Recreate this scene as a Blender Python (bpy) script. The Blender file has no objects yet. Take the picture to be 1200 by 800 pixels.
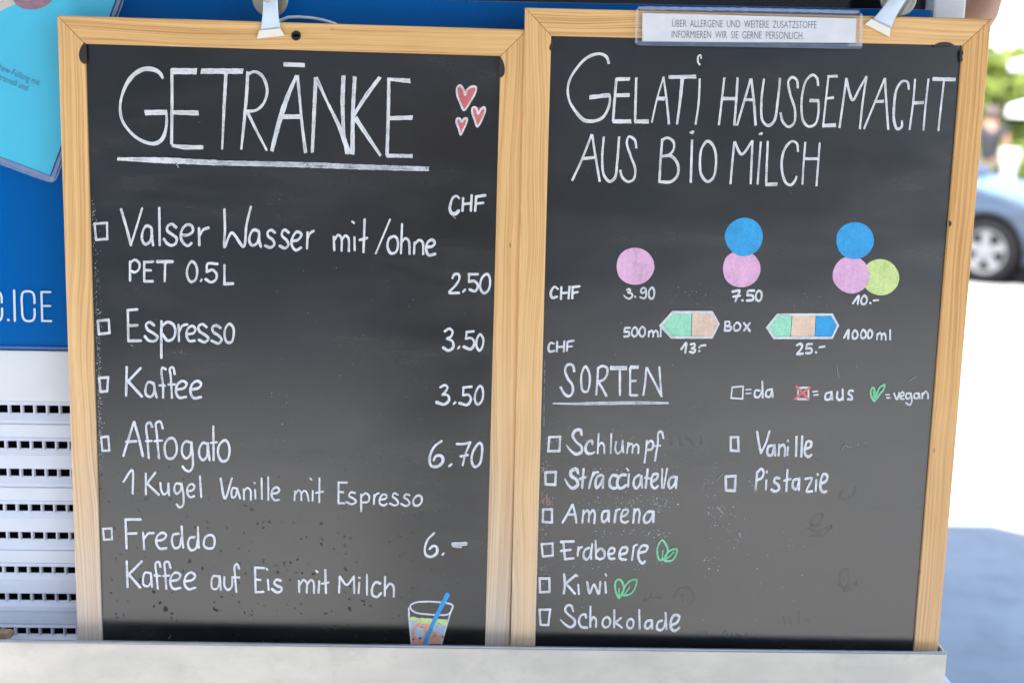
import bpy, bmesh, math, random
from mathutils import Vector, Matrix, Euler
random.seed(7)
S = bpy.context.scene
COL = S.collection
R = math.radians

# ------------------------------------------------------------------ camera, world, sun, exposure
F = 1500.0                                   # focal length in pixels of the 1200 px wide photograph
CAM_LOC = Vector((0.55105, -1.68695, 1.5))
CAM_ROT = Euler((1.39590, -0.017862, -0.018116), 'XYZ')
cd = bpy.data.cameras.new('camera'); cam = bpy.data.objects.new('camera', cd); COL.objects.link(cam)
cam.location = CAM_LOC; cam.rotation_euler = CAM_ROT
cd.sensor_width = 36; cd.lens = 36 * F / 1200; cd.clip_end = 3000; cd.clip_start = 0.05
cd.dof.use_dof = True; cd.dof.focus_distance = 1.68; cd.dof.aperture_fstop = 2.8
S.camera = cam

SUN_EL, SUN_H = 58.0, Vector((0.41, 0.91, 0)).normalized()     # SUN_H: the way the light travels over the ground
w = bpy.data.worlds.new('World'); S.world = w; w.use_nodes = True
nt = w.node_tree; bg = nt.nodes['Background']
sky = nt.nodes.new('ShaderNodeTexSky'); sky.sky_type = 'NISHITA'; sky.sun_disc = False
sky.sun_elevation = R(SUN_EL); sky.sun_rotation = math.atan2(-SUN_H.x, -SUN_H.y)
sky.air_density = 1.0; sky.dust_density = 1.0; sky.ozone_density = 1.0
nt.links.new(sky.outputs[0], bg.inputs[0]); bg.inputs[1].default_value = 0.15
sl = bpy.data.lights.new('sun', 'SUN'); sun = bpy.data.objects.new('sun', sl); COL.objects.link(sun)
sl.energy = 5.0; sl.angle = R(0.5); sl.color = (1.0, 0.95, 0.87)
sdir = Vector((SUN_H.x * math.cos(R(SUN_EL)), SUN_H.y * math.cos(R(SUN_EL)), -math.sin(R(SUN_EL))))
sun.rotation_euler = sdir.to_track_quat('-Z', 'Y').to_euler(); sun.location = (-3, -6, 10)
S.view_settings.view_transform = 'Standard'; S.view_settings.look = 'None'
S.view_settings.exposure = 2.38; S.view_settings.gamma = 1; S.view_settings.use_curve_mapping = False
S.render.engine = 'CYCLES'; S.cycles.use_denoising = True
S.cycles.max_bounces = 8; S.cycles.transparent_max_bounces = 16; S.cycles.caustics_reflective = False; S.cycles.caustics_refractive = False

CM = CAM_ROT.to_matrix()
def at(px, py, Y):
    """the point of the upright plane y = Y that is seen at a photograph pixel"""
    d = CM @ Vector(((px - 600) / F, -(py - 400) / F, -1.0))
    t = (Y - CAM_LOC.y) / d.y
    return CAM_LOC + d * t

# ------------------------------------------------------------------ materials
def nodes_of(name):
    m = bpy.data.materials.new(name); m.use_nodes = True
    n = m.node_tree; return m, n, n.nodes['Principled BSDF']
def N(n, t, **kw):
    x = n.nodes.new(t)
    for k, v in kw.items(): setattr(x, k, v)
    return x
def ramp(n, fac, stops):
    r = N(n, 'ShaderNodeValToRGB'); e = r.color_ramp.elements
    while len(e) < len(stops): e.new(0.5)
    for q, (p, c) in zip(e, stops): q.position = p; q.color = (c, c, c, 1) if not hasattr(c, '__len__') else (*c, 1)
    n.links.new(fac, r.inputs[0]); return r
def noise(n, vec, scale, detail=3, rough=0.5, dist=0.0):
    x = N(n, 'ShaderNodeTexNoise'); x.inputs['Scale'].default_value = scale; x.inputs['Detail'].default_value = detail
    x.inputs['Roughness'].default_value = rough; x.inputs['Distortion'].default_value = dist
    if vec is not None: n.links.new(vec, x.inputs['Vector'])
    return x
def mapping(n, vec, scale=(1, 1, 1), loc=(0, 0, 0), rot=(0, 0, 0)):
    x = N(n, 'ShaderNodeMapping'); x.inputs['Scale'].default_value = scale; x.inputs['Location'].default_value = loc; x.inputs['Rotation'].default_value = rot
    n.links.new(vec, x.inputs['Vector']); return x.outputs[0]
def mixc(n, fac, a, b, mode='MIX'):
    x = N(n, 'ShaderNodeMix', data_type='RGBA', blend_type=mode)
    if isinstance(fac, (int, float)): x.inputs[0].default_value = fac
    else: n.links.new(fac, x.inputs[0])
    for i, c in ((6, a), (7, b)):
        if hasattr(c, 'default_value') or hasattr(c, 'is_linked'): n.links.new(c, x.inputs[i])
        else: x.inputs[i].default_value = (*c, 1)
    return x.outputs[2]
def maths(n, op, a, b=0.0, clamp=False):
    x = N(n, 'ShaderNodeMath', operation=op, use_clamp=clamp)
    for i, c in ((0, a), (1, b)):
        if isinstance(c, (int, float)): x.inputs[i].default_value = c
        else: n.links.new(c, x.inputs[i])
    return x.outputs[0]
def coords(n, which='Object'):
    return N(n, 'ShaderNodeTexCoord').outputs[which]
def bump(n, p, height, strength=0.2, dist=0.002):
    b = N(n, 'ShaderNodeBump'); b.inputs['Strength'].default_value = strength; b.inputs['Distance'].default_value = dist
    n.links.new(height, b.inputs['Height']); n.links.new(b.outputs[0], p.inputs['Normal'])
def plain(name, col, rough=0.5, metal=0.0, var=0.12, scale=30, spec=0.5, bmp=0.0):
    m, n, p = nodes_of(name)
    x = noise(n, coords(n), scale, 4, 0.6)
    f = ramp(n, x.outputs[0], [(0.3, 1 - var), (0.7, 1 + var * 0.5)])
    c = mixc(n, 1.0, col, f.outputs[0], 'MULTIPLY'); n.links.new(c, p.inputs['Base Color'])
    p.inputs['Roughness'].default_value = rough; p.inputs['Metallic'].default_value = metal
    p.inputs['Specular IOR Level'].default_value = spec
    if bmp: bump(n, p, x.outputs[0], bmp)
    return m

def chalk(name, col, wear=0.3, stroke=False, fill=False):
    m, n, p = nodes_of(name); oc = coords(n)
    a = noise(n, oc, 260, 4, 0.7); b = noise(n, mapping(n, oc, (1, 1, 1)), 45, 3, 0.6)
    f = ramp(n, a.outputs[0], [(0.3, 0.80), (0.65, 1.0)])
    g = ramp(n, b.outputs[0], [(0.3, 0.86), (0.62, 1.0)])
    c = mixc(n, 1.0, col, f.outputs[0], 'MULTIPLY'); c = mixc(n, 1.0, c, g.outputs[0], 'MULTIPLY')
    if fill:                                     # felt-tip fill: overlapping upright passes of the pen
        st = noise(n, mapping(n, oc, (230, 1, 14), rot=(0, 0.12, 0)), 1.0, 3, 0.55)
        c = mixc(n, 1.0, c, ramp(n, st.outputs[0], [(0.34, 0.91), (0.52, 1.0)]).outputs[0], 'MULTIPLY')
    p.inputs['Roughness'].default_value = 0.75; n.links.new(c, p.inputs['Base Color']); p.inputs['Specular IOR Level'].default_value = 0.25
    hi = noise(n, oc, 420, 3, 0.75); lo = noise(n, oc, 38, 2, 0.5)
    s = maths(n, 'ADD', maths(n, 'MULTIPLY', hi.outputs[0], 0.55), maths(n, 'MULTIPLY', lo.outputs[0], 0.6))
    al = ramp(n, s, [(0.36, 1 - wear * 1.6), (0.55, 1.0)]); alpha = al.outputs[0]
    if stroke:                                   # ink is thinner in the middle of a fast stroke and leaves dry streaks
        uv = coords(n, 'UV'); sx = N(n, 'ShaderNodeSeparateXYZ'); n.links.new(uv, sx.inputs[0])
        dry = noise(n, mapping(n, uv, (0.045, 2.6, 1)), 1.0, 3, 0.6); patch = noise(n, mapping(n, uv, (0.03, 0.25, 1)), 1.0, 2, 0.5)
        edge = maths(n, 'POWER', maths(n, 'ABSOLUTE', sx.outputs[1]), 2.0)
        core = maths(n, 'SUBTRACT', 1.0, edge)
        thin = maths(n, 'MULTIPLY', ramp(n, dry.outputs[0], [(0.42, 0.0), (0.66, 1.0)]).outputs[0], ramp(n, patch.outputs[0], [(0.42, 0.15), (0.62, 1.0)]).outputs[0])
        alpha = maths(n, 'MULTIPLY', alpha, maths(n, 'SUBTRACT', 1.0, maths(n, 'MULTIPLY', maths(n, 'MULTIPLY', thin, core), stroke)), True)
    n.links.new(alpha, p.inputs['Alpha'])
    return m
WHITE = chalk('white_chalk_pen', (0.83, 0.84, 0.88), stroke=0.60)
WORN = chalk('worn_chalk_pen', (0.66, 0.68, 0.74), 0.45, stroke=0.8)
GREYC = chalk('faint_chalk_pen', (0.30, 0.31, 0.33), 0.6, stroke=0.8)
RED = chalk('red_chalk_pen', (0.76, 0.20, 0.21), 0.25)
PINK = chalk('pink_chalk_pen', (0.84, 0.49, 0.72), 0.12, fill=True)
BLUE = chalk('blue_chalk_pen', (0.06, 0.40, 0.80), 0.12, fill=True)
LIME = chalk('lime_chalk_pen', (0.68, 0.83, 0.34), 0.2, fill=True)
MINT = chalk('mint_chalk_pen', (0.38, 0.80, 0.57), 0.15, fill=True)
GREEN = chalk('green_chalk_pen', (0.26, 0.70, 0.40), 0.25, stroke=0.5)
PEACH = chalk('peach_chalk_pen', (0.88, 0.65, 0.52), 0.12, fill=True)
ORANGE = chalk('orange_chalk_pen', (0.90, 0.44, 0.31), 0.2)
ICE = chalk('ice_blue_chalk_pen', (0.58, 0.66, 0.78), 0.15)
SALMON = chalk('salmon_residue', (0.62, 0.38, 0.36), 0.5)

def ghost_mat():
    m, n, p = nodes_of('wiped_writing'); p.inputs['Base Color'].default_value = (0.02, 0.02, 0.022, 1); p.inputs['Roughness'].default_value = 0.75
    p.inputs['Specular IOR Level'].default_value = 0.1
    a = noise(n, coords(n), 120, 3, 0.6); r = ramp(n, a.outputs[0], [(0.25, 0.02), (0.75, 0.12)]); n.links.new(r.outputs[0], p.inputs['Alpha']); return m
GHOST = ghost_mat()

def board_mat(name, seed, specks):
    m, n, p = nodes_of(name); oc = coords(n)
    oc = mapping(n, oc, (1, 1, 1), (seed, 0, seed * 2))
    big = noise(n, oc, 5, 5, 0.62, 0.4); fine = noise(n, mapping(n, oc, (1, 1, 0.35)), 90, 4, 0.65)
    smear = ramp(n, big.outputs[0], [(0.35, 0.0), (0.75, 1.0)])
    c = mixc(n, smear.outputs[0], (0.0085, 0.0092, 0.0105), (0.012, 0.0125, 0.0135))
    f = ramp(n, fine.outputs[0], [(0.62, 0.0), (0.85, 0.18)])
    c = mixc(n, f.outputs[0], c, (0.10, 0.10, 0.105))
    wipe = noise(n, mapping(n, oc, (2.2, 1, 9.0), rot=(0, 0.5, 0)), 1.6, 5, 0.62, 0.6); patch = noise(n, oc, 3.2, 3, 0.5)
    wf = maths(n, 'MULTIPLY', ramp(n, wipe.outputs[0], [(0.47, 0.0), (0.70, 1.0)]).outputs[0], ramp(n, patch.outputs[0], [(0.42, 0.0), (0.66, 0.15)]).outputs[0])
    c = mixc(n, wf, c, (0.13, 0.13, 0.135))                 # chalk dust left by the cloth
    rgh = maths(n, 'ADD', maths(n, 'MULTIPLY', big.outputs[0], 0.10), 0.17)
    rgh = maths(n, 'ADD', rgh, maths(n, 'MULTIPLY', ramp(n, wipe.outputs[0], [(0.40, 0.0), (0.65, 1.0)]).outputs[0], 0.06))
    spec = 0.5
    if specks:
        # dried splashes: matt spots, denser towards the foot of the panel
        v = N(n, 'ShaderNodeTexVoronoi'); v.inputs['Scale'].default_value = 120; v.inputs['Randomness'].default_value = 1
        wob = noise(n, oc, 60, 3, 0.6); wv = mixc(n, 0.02, oc, wob.outputs['Color']); n.links.new(wv, v.inputs['Vector'])
        sep = N(n, 'ShaderNodeSeparateColor'); n.links.new(v.outputs['Color'], sep.inputs[0])
        rad = maths(n, 'MULTIPLY', maths(n, 'POWER', sep.outputs[0], 2.6), 0.34)
        dot = maths(n, 'LESS_THAN', v.outputs['Distance'], rad)
        xyz = N(n, 'ShaderNodeSeparateXYZ'); n.links.new(coords(n), xyz.inputs[0])
        zf = N(n, 'ShaderNodeMapRange'); zf.inputs['From Min'].default_value = 0.36; zf.inputs['From Max'].default_value = 0.14
        n.links.new(xyz.outputs[2], zf.inputs['Value'])
        xf = N(n, 'ShaderNodeMapRange'); xf.inputs['From Min'].default_value = 0.25; xf.inputs['From Max'].default_value = 0.05
        n.links.new(xyz.outputs[0], xf.inputs['Value'])
        clump = ramp(n, noise(n, oc, 14, 3, 0.6).outputs[0], [(0.36, 0.0), (0.52, 1.0)])
        k = maths(n, 'MULTIPLY', maths(n, 'MULTIPLY', dot, clump.outputs[0]), maths(n, 'MULTIPLY', zf.outputs[0], xf.outputs[0]))
        rgh = maths(n, 'ADD', rgh, maths(n, 'MULTIPLY', k, 0.3))
        sp = maths(n, 'SUBTRACT', 0.95, maths(n, 'MULTIPLY', k, 0.55)); n.links.new(sp, p.inputs['Specular IOR Level'])
    n.links.new(c, p.inputs['Base Color']); n.links.new(rgh, p.inputs['Roughness'])
    if not specks: p.inputs['Specular IOR Level'].default_value = 0.95
    p.inputs['IOR'].default_value = 1.5
    bump(n, p, fine.outputs[0], 0.03, 0.001)
    return m

def wood_mat(name, light, dark, curl=1.0, foot_pale=0.0):
    m, n, p = nodes_of(name); uv = coords(n, 'UV')
    dist = noise(n, mapping(n, uv, (2.4, 9, 1)), 1.0, 2, 0.5)
    off = maths(n, 'MULTIPLY', maths(n, 'SUBTRACT', dist.outputs[0], 0.5), 0.030 * curl)
    xyz = N(n, 'ShaderNodeSeparateXYZ'); n.links.new(uv, xyz.inputs[0])
    v = maths(n, 'ADD', xyz.outputs[1], off)
    cmb = N(n, 'ShaderNodeCombineXYZ'); n.links.new(maths(n, 'MULTIPLY', xyz.outputs[0], 0.9), cmb.inputs[0]); n.links.new(maths(n, 'MULTIPLY', v, 380), cmb.inputs[1])
    g = noise(n, cmb.outputs[0], 1.0, 2, 0.5)
    ring = ramp(n, g.outputs[0], [(0.40, 0.0), (0.50, 0.30), (0.60, 1.0), (0.66, 0.15)])
    cmb2 = N(n, 'ShaderNodeCombineXYZ'); n.links.new(maths(n, 'MULTIPLY', xyz.outputs[0], 22), cmb2.inputs[0]); n.links.new(maths(n, 'MULTIPLY', xyz.outputs[1], 1500), cmb2.inputs[1])
    fib = noise(n, cmb2.outputs[0], 1.0, 3, 0.6)
    blotch = noise(n, mapping(n, uv, (4, 30, 1)), 1.0, 3, 0.55)
    c = mixc(n, ring.outputs[0], light, dark)
    c = mixc(n, ramp(n, blotch.outputs[0], [(0.35, 0.0), (0.7, 0.55)]).outputs[0], c, tuple(min(1, q * 1.18 + 0.02) for q in light))
    c = mixc(n, ramp(n, fib.outputs[0], [(0.45, 0.0), (0.8, 0.22)]).outputs[0], c, tuple(q * 0.55 for q in dark))
    # the upright rails turn paler and greyer towards the foot, with an uneven edge
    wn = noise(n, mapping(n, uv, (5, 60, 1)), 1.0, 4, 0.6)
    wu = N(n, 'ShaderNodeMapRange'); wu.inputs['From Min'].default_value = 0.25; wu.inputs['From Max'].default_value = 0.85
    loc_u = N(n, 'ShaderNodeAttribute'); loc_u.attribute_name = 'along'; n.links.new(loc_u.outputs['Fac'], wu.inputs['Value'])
    wf = maths(n, 'MULTIPLY', maths(n, 'ADD', wu.outputs[0], maths(n, 'MULTIPLY', maths(n, 'SUBTRACT', wn.outputs[0], 0.5), 1.0), True), maths(n, 'MULTIPLY', wu.outputs[0], foot_pale), True)
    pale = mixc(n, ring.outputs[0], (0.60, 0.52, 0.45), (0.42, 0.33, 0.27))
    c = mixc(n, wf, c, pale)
    kv = N(n, 'ShaderNodeTexVoronoi'); kv.inputs['Scale'].default_value = 1.0; n.links.new(mapping(n, uv, (16, 42, 1)), kv.inputs['Vector'])
    ks = N(n, 'ShaderNodeSeparateColor'); n.links.new(kv.outputs['Color'], ks.inputs[0])
    knot = maths(n, 'MULTIPLY', ramp(n, kv.outputs['Distance'], [(0.03, 1.0), (0.075, 0.0)]).outputs[0], maths(n, 'GREATER_THAN', ks.outputs[0], 0.72))
    c = mixc(n, maths(n, 'MULTIPLY', knot, 0.6), c, (0.16, 0.075, 0.03))
    gr = noise(n, mapping(n, uv, (9, 55, 1)), 1.0, 5, 0.7); c = mixc(n, ramp(n, gr.outputs[0], [(0.60, 0.0), (0.78, 0.35)]).outputs[0], c, (0.36, 0.26, 0.17))
    n.links.new(c, p.inputs['Base Color'])
    p.inputs['Roughness'].default_value = 0.36; p.inputs['Specular IOR Level'].default_value = 0.5
    bump(n, p, fib.outputs[0], 0.10, 0.0006)
    return m
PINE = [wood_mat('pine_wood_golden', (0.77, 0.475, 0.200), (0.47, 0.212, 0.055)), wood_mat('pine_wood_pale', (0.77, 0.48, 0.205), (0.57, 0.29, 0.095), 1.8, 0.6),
        wood_mat('pine_wood_orange', (0.70, 0.385, 0.130), (0.44, 0.19, 0.045), 1.0, 0.25), wood_mat('pine_wood_pale_foot', (0.77, 0.475, 0.200), (0.47, 0.212, 0.055), 1.2, 1.0)]
BLACK_PAINT = plain('black_board_paint', (0.022, 0.021, 0.019), 0.6, var=0.5, scale=160)

def clear_mat(name, tint, gloss, haze=0.0, rough=0.05, film=(0.8, 0.84, 0.92)):
    m, n, p = nodes_of(name); out = n.nodes['Material Output']
    tr = N(n, 'ShaderNodeBsdfTransparent'); tr.inputs[0].default_value = (*tint, 1)
    gl = N(n, 'ShaderNodeBsdfGlossy'); gl.inputs['Roughness'].default_value = rough
    df = N(n, 'ShaderNodeBsdfDiffuse'); df.inputs[0].default_value = (*film, 1)
    a = N(n, 'ShaderNodeMixShader'); x = noise(n, coords(n), 35, 3, 0.6); r = ramp(n, x.outputs[0], [(0.35, gloss * 0.5), (0.7, gloss * 1.4)])
    n.links.new(r.outputs[0], a.inputs[0]); n.links.new(tr.outputs[0], a.inputs[1]); n.links.new(gl.outputs[0], a.inputs[2])
    b = N(n, 'ShaderNodeMixShader'); b.inputs[0].default_value = haze
    n.links.new(a.outputs[0], b.inputs[1]); n.links.new(df.outputs[0], b.inputs[2]); n.links.new(b.outputs[0], out.inputs[0])
    n.nodes.remove(p); return m

# ------------------------------------------------------------------ mesh helpers (all build in world space, stored local to the parent)
def empty(name, loc, rot=(0, 0, 0), label=None, cat=None, group=None):
    o = bpy.data.objects.new(name, None); COL.objects.link(o); o.location = loc; o.rotation_euler = rot
    o.empty_display_size = 0.05
    tag(o, label, cat, group); o['_m'] = [c for r_ in (Matrix.Translation(loc) @ Euler(rot).to_matrix().to_4x4()) for c in r_]
    return o
def tag(o, label=None, cat=None, group=None, kind=None):
    if label: o['label'] = label
    if cat: o['category'] = cat
    if group: o['group'] = group
    if kind: o['kind'] = kind
    return o
def world_of(o):
    m = Matrix.Identity(4)
    while o is not None:
        m = (Matrix.LocRotScale(o.location, o.rotation_euler, o.scale)) @ m; o = o.parent
    return m
class G:
    def __init__(s): s.v = []; s.f = []; s.m = []; s.uv = {}
    def add(s, vs, fs, mi=0, uvs=None):
        b = len(s.v); s.v += [Vector(q) for q in vs]
        for k, f in enumerate(fs):
            s.f.append([b + i for i in f]); s.m.append(mi)
            if uvs: s.uv[len(s.f) - 1] = uvs[k]
    def box(s, c, d, mi=0, rot=None):
        x, y, z = (q / 2 for q in d); P = [Vector((a * x, b * y, e * z)) for a in (-1, 1) for b in (-1, 1) for e in (-1, 1)]
        if rot is not None: P = [rot @ q for q in P]
        s.add([Vector(c) + q for q in P], [(0, 1, 3, 2), (4, 6, 7, 5), (0, 4, 5, 1), (2, 3, 7, 6), (0, 2, 6, 4), (1, 5, 7, 3)], mi)
    def tube(s, pts, r, n=10, mi=0, cap=True):
        pts = [Vector(p) for p in pts]; rs = r if hasattr(r, '__len__') else [r] * len(pts); rings = []
        up = Vector((0, 0, 1))
        for i, p in enumerate(pts):
            d = (pts[min(i + 1, len(pts) - 1)] - pts[max(i - 1, 0)]).normalized()
            a = d.cross(up if abs(d.z) < 0.95 else Vector((1, 0, 0))).normalized(); b = d.cross(a).normalized()
            rings.append([p + (a * math.cos(2 * math.pi * k / n) + b * math.sin(2 * math.pi * k / n)) * rs[i] for k in range(n)])
        fs = [(i * n + k, i * n + (k + 1) % n, (i + 1) * n + (k + 1) % n, (i + 1) * n + k) for i in range(len(pts) - 1) for k in range(n)]
        if cap: fs += [tuple(range(n)), tuple(range((len(pts) - 1) * n, len(pts) * n))]
        s.add([q for r_ in rings for q in r_], fs, mi)
    def lathe(s, c, axis, prof, n=40, mi=0):
        """prof: (radius, height along axis)"""
        axis = Vector(axis).normalized(); a = axis.orthogonal().normalized(); b = axis.cross(a); c = Vector(c); vs = []
        for r, h in prof:
            vs += [c + axis * h + (a * math.cos(2 * math.pi * k / n) + b * math.sin(2 * math.pi * k / n)) * max(r, 1e-5) for k in range(n)]
        s.add(vs, [(i * n + k, i * n + (k + 1) % n, (i + 1) * n + (k + 1) % n, (i + 1) * n + k) for i in range(len(prof) - 1) for k in range(n)], mi)
    def prism(s, poly, vec, mi=0):
        """poly: list of points of a flat outline; vec: thickness"""
        n = len(poly); vec = Vector(vec); A = [Vector(q) for q in poly]
        s.add(A + [q + vec for q in A], [tuple(range(n)), tuple(range(2 * n - 1, n - 1, -1))] + [(i, (i + 1) % n, n + (i + 1) % n, n + i) for i in range(n)], mi)
    def build(s, name, mats, parent=None, smooth=False, bevel=0, fix=True):
        mats = mats if isinstance(mats, (list, tuple)) else [mats]
        M = world_of(parent).inverted() if parent is not None else Matrix.Identity(4)
        me = bpy.data.meshes.new(name); me.from_pydata([M @ q for q in s.v], [], s.f)
        for m in mats: me.materials.append(m)
        for p_, mi in zip(me.polygons, s.m): p_.material_index = mi; p_.use_smooth = smooth
        if s.uv:
            ul = me.uv_layers.new(name='UVMap')
            for fi, u in s.uv.items():
                for li, q in zip(me.polygons[fi].loop_indices, u): ul.data[li].uv = q
        if fix:
            bm = bmesh.new(); bm.from_mesh(me); bmesh.ops.recalc_face_normals(bm, faces=bm.faces); bm.to_mesh(me); bm.free()
        o = bpy.data.objects.new(name, me); COL.objects.link(o)
        if parent is not None: o.parent = parent
        if bevel:
            b = o.modifiers.new('bevel', 'BEVEL'); b.width = bevel; b.segments = 2; b.limit_method = 'ANGLE'; b.angle_limit = R(40)
        return o

# ------------------------------------------------------------------ strokes: pen lines drawn on a flat surface
def catmull(pts, step=1.2):
    if len(pts) == 2:
        n = max(2, int((Vector(pts[1]) - Vector(pts[0])).length / step)); a, b = Vector(pts[0]), Vector(pts[1])
        return [(a.lerp(b, i / n), i / n) for i in range(n + 1)]
    P = [Vector(q) for q in pts]
    closed = (P[0] - P[-1]).length < 0.6
    ext = [P[-2] if closed else P[0] * 2 - P[1]] + P + [P[1] if closed else P[-1] * 2 - P[-2]]
    out = []; ns = len(P) - 1
    for i in range(ns):
        p0, p1, p2, p3 = ext[i:i + 4]; n = max(2, int((p2 - p1).length / step))
        d01, d12, d23 = max((p1 - p0).length, 1e-4) ** .5, max((p2 - p1).length, 1e-4) ** .5, max((p3 - p2).length, 1e-4) ** .5
        m1 = (p1 - p0) / d01 - (p2 - p0) / (d01 + d12) + (p2 - p1) / d12
        m2 = (p2 - p1) / d12 - (p3 - p1) / (d12 + d23) + (p3 - p2) / d23
        m1 *= d12; m2 *= d12
        for k in range(n):
            t = k / n; t2, t3 = t * t, t * t * t
            out.append((p1 * (2 * t3 - 3 * t2 + 1) + m1 * (t3 - 2 * t2 + t) + p2 * (-2 * t3 + 3 * t2) + m2 * (t3 - t2), (i + t) / ns))
    out.append((P[-1], 1.0)); return out

class Pen:
    """collects pen strokes given in photograph pixels for one flat surface at y = Y, in front of which they lie by a hair"""
    layer = 0
    def __init__(s, Y): s.Y = Y; s.g = G()
    def put(s, p, lift): return at(p.x, p.y, s.Y - 0.0003 - lift)
    def stroke(s, pts, w, mi=0, cap=True, jit=0.10, lift=None):
        nib = 0; C = catmull(pts); n = len(C); ws = w if hasattr(w, '__len__') else (w, w)
        base = lift if lift is not None else 0.0004 + (Pen.layer % 18) * 4e-5; Pen.layer += 1
        vs = []; ph = random.random() * 9; L = []; acc = 0
        sharp_end = hasattr(w, '__len__') or jit == 0.0
        for i, (p, t) in enumerate(C):
            d = (C[min(i + 1, n - 1)][0] - C[max(i - 1, 0)][0])
            if d.length < 1e-6: d = Vector((1, 0))
            d.normalize(); nn = Vector((-d.y, d.x))
            q = t * (len(ws) - 1); a = min(int(q), len(ws) - 2); ww = ws[a] * (1 - (q - a)) + ws[a + 1] * (q - a)
            if not sharp_end: ww *= 0.86 + 0.30 * abs(d.x * 0.94 + d.y * 0.34)      # chisel nib
            ww *= 1 + jit * math.sin(ph + i * 0.55) * 0.5 + random.uniform(-jit, jit) * 0.5
            l = base + 2.5e-5 * i / n
            L.append((p, d, nn, ww / 2, l))
        if cap == 'flat':
            sk = random.uniform(-0.25, 0.25)
            p, d, nn, h, l = L[0]; L = [(p - d * h * 0.30 , d, (nn + d * sk).normalized(), h * 0.93, l)] + L
            p, d, nn, h, l = L[-1]; L = L + [(p + d * h * 0.30, d, (nn + d * sk).normalized(), h * 0.93, l)]
        elif cap:
            p, d, nn, h, l = L[0]; L = [(p - d * h * c, d, nn, h * math.sqrt(max(0, 1 - (c / 1.0) ** 2)) if c < 1 else h * 0.2, l) for c in (0.95, 0.75, 0.4)] + L
            p, d, nn, h, l = L[-1]; L = L + [(p + d * h * c, d, nn, h * math.sqrt(1 - c * c), l) for c in (0.4, 0.75, 0.95)]
        u0 = random.uniform(0, 900); us = []; prev = None
        for p, d, nn, h, l in L:
            vs += [s.put(p + nn * h, l), s.put(p - nn * h, l)]
            u0 += (p - prev).length if prev is not None else 0; prev = p; us += [(u0, 1.0), (u0, -1.0)]
        fs = [(2 * i, 2 * i + 1, 2 * i + 3, 2 * i + 2) for i in range(len(L) - 1)]
        s.g.add(vs, fs, mi, [[us[k] for k in f] for f in fs])
    def fill(s, pts, mi=0, smooth=False, lift=0.0):
        P = [q for q, t in catmull(list(pts) + [pts[0]])][:-1] if smooth else [Vector(q) for q in pts]
        bm = bmesh.new(); f = bm.faces.new([bm.verts.new((q.x, q.y, 0)) for q in P]); bmesh.ops.triangulate(bm, faces=[f])
        bm.verts.index_update()
        s.g.add([s.put(Vector(v.co[:2]), lift) for v in bm.verts], [[v.index for v in f.verts] for f in bm.faces], mi); bm.free()
    def disc(s, c, r, mi=0, lift=0.0, wob=0.015, ry=None):
        ph = random.random() * 6
        s.fill([(c[0] + r * (1 + wob * math.sin(3 * a + ph) + random.uniform(-wob, wob) * .4) * math.cos(a), c[1] + (ry or r) * (1 + wob * math.sin(2 * a + ph)) * math.sin(a))
                for a in (2 * math.pi * k / 64 for k in range(64))], mi, False, lift)
    def build(s, name, mats, parent): return s.g.build(name, mats, parent, fix=False)

def scaled(ox, oy, sc, strokes):
    """strokes: (points, width) in the pixels of an enlarged crop whose corner is (ox, oy)"""
    out = []
    for st in strokes:
        pts, wd = st[0], st[1]
        out.append(([(ox + x / sc, oy + y / sc) for x, y in pts], [q / sc for q in wd] if hasattr(wd, '__len__') else wd / sc))
    return out
_font = {}
def text_shape(body, thin=0.0):
    cu = bpy.data.curves.new('t', 'FONT'); cu.body = body; cu.size = 1; cu.offset = thin; cu.resolution_u = 3
    o = bpy.data.objects.new('t', cu); COL.objects.link(o); dg = bpy.context.evaluated_depsgraph_get()
    me = bpy.data.meshes.new_from_object(o.evaluated_get(dg)); vs = [v.co.copy() for v in me.vertices]; fs = [list(p.vertices) for p in me.polygons]
    bpy.data.objects.remove(o); bpy.data.curves.remove(cu); bpy.data.meshes.remove(me)
    return vs, fs
def print_text(pen, body, p0, p1, cap, mi=0, thin=0.0, lift=0.0006):
    """body set between the pixels p0 and p1 on its base line, capitals cap pixels high"""
    vs, fs = text_shape(body, thin); x0 = min(v.x for v in vs); x1 = max(v.x for v in vs)
    p0, p1 = Vector(p0), Vector(p1); ex = (p1 - p0) / (x1 - x0); up = Vector((ex.y, -ex.x)).normalized() * cap / 0.69
    pen.g.add([pen.put(p0 + ex * (v.x - x0) + up * v.y, lift) for v in vs], fs, mi)

# ================================================================== SETTING
def ground_mat():
    m, n, p = nodes_of('concrete_ground'); oc = coords(n)
    a = noise(n, oc, 0.8, 6, 0.6); b = noise(n, oc, 7, 5, 0.65); c3 = noise(n, oc, 140, 3, 0.6)
    c = mixc(n, ramp(n, a.outputs[0], [(0.35, 0.0), (0.7, 1.0)]).outputs[0], (0.235, 0.235, 0.23), (0.32, 0.32, 0.31))
    c = mixc(n, ramp(n, b.outputs[0], [(0.46, 0.0), (0.66, 0.6)]).outputs[0], c, (0.20, 0.195, 0.19))
    c = mixc(n, ramp(n, c3.outputs[0], [(0.4, 0.0), (0.7, 0.25)]).outputs[0], c, (0.18, 0.175, 0.17))
    n.links.new(c, p.inputs['Base Color']); p.inputs['Roughness'].default_value = 0.9; bump(n, p, c3.outputs[0], 0.4, 0.004); return m
g = G(); n_ = 20; ext = 400.0
xs = [-ext, -100, -30, -10, -3, 0, 3, 10, 30, 100, ext]
g.add([(x, y, 0) for y in xs for x in xs], [(j * 11 + i, j * 11 + i + 1, (j + 1) * 11 + i + 1, (j + 1) * 11 + i) for j in range(10) for i in range(10)])
tag(g.build('ground', ground_mat()), kind='structure')

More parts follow.
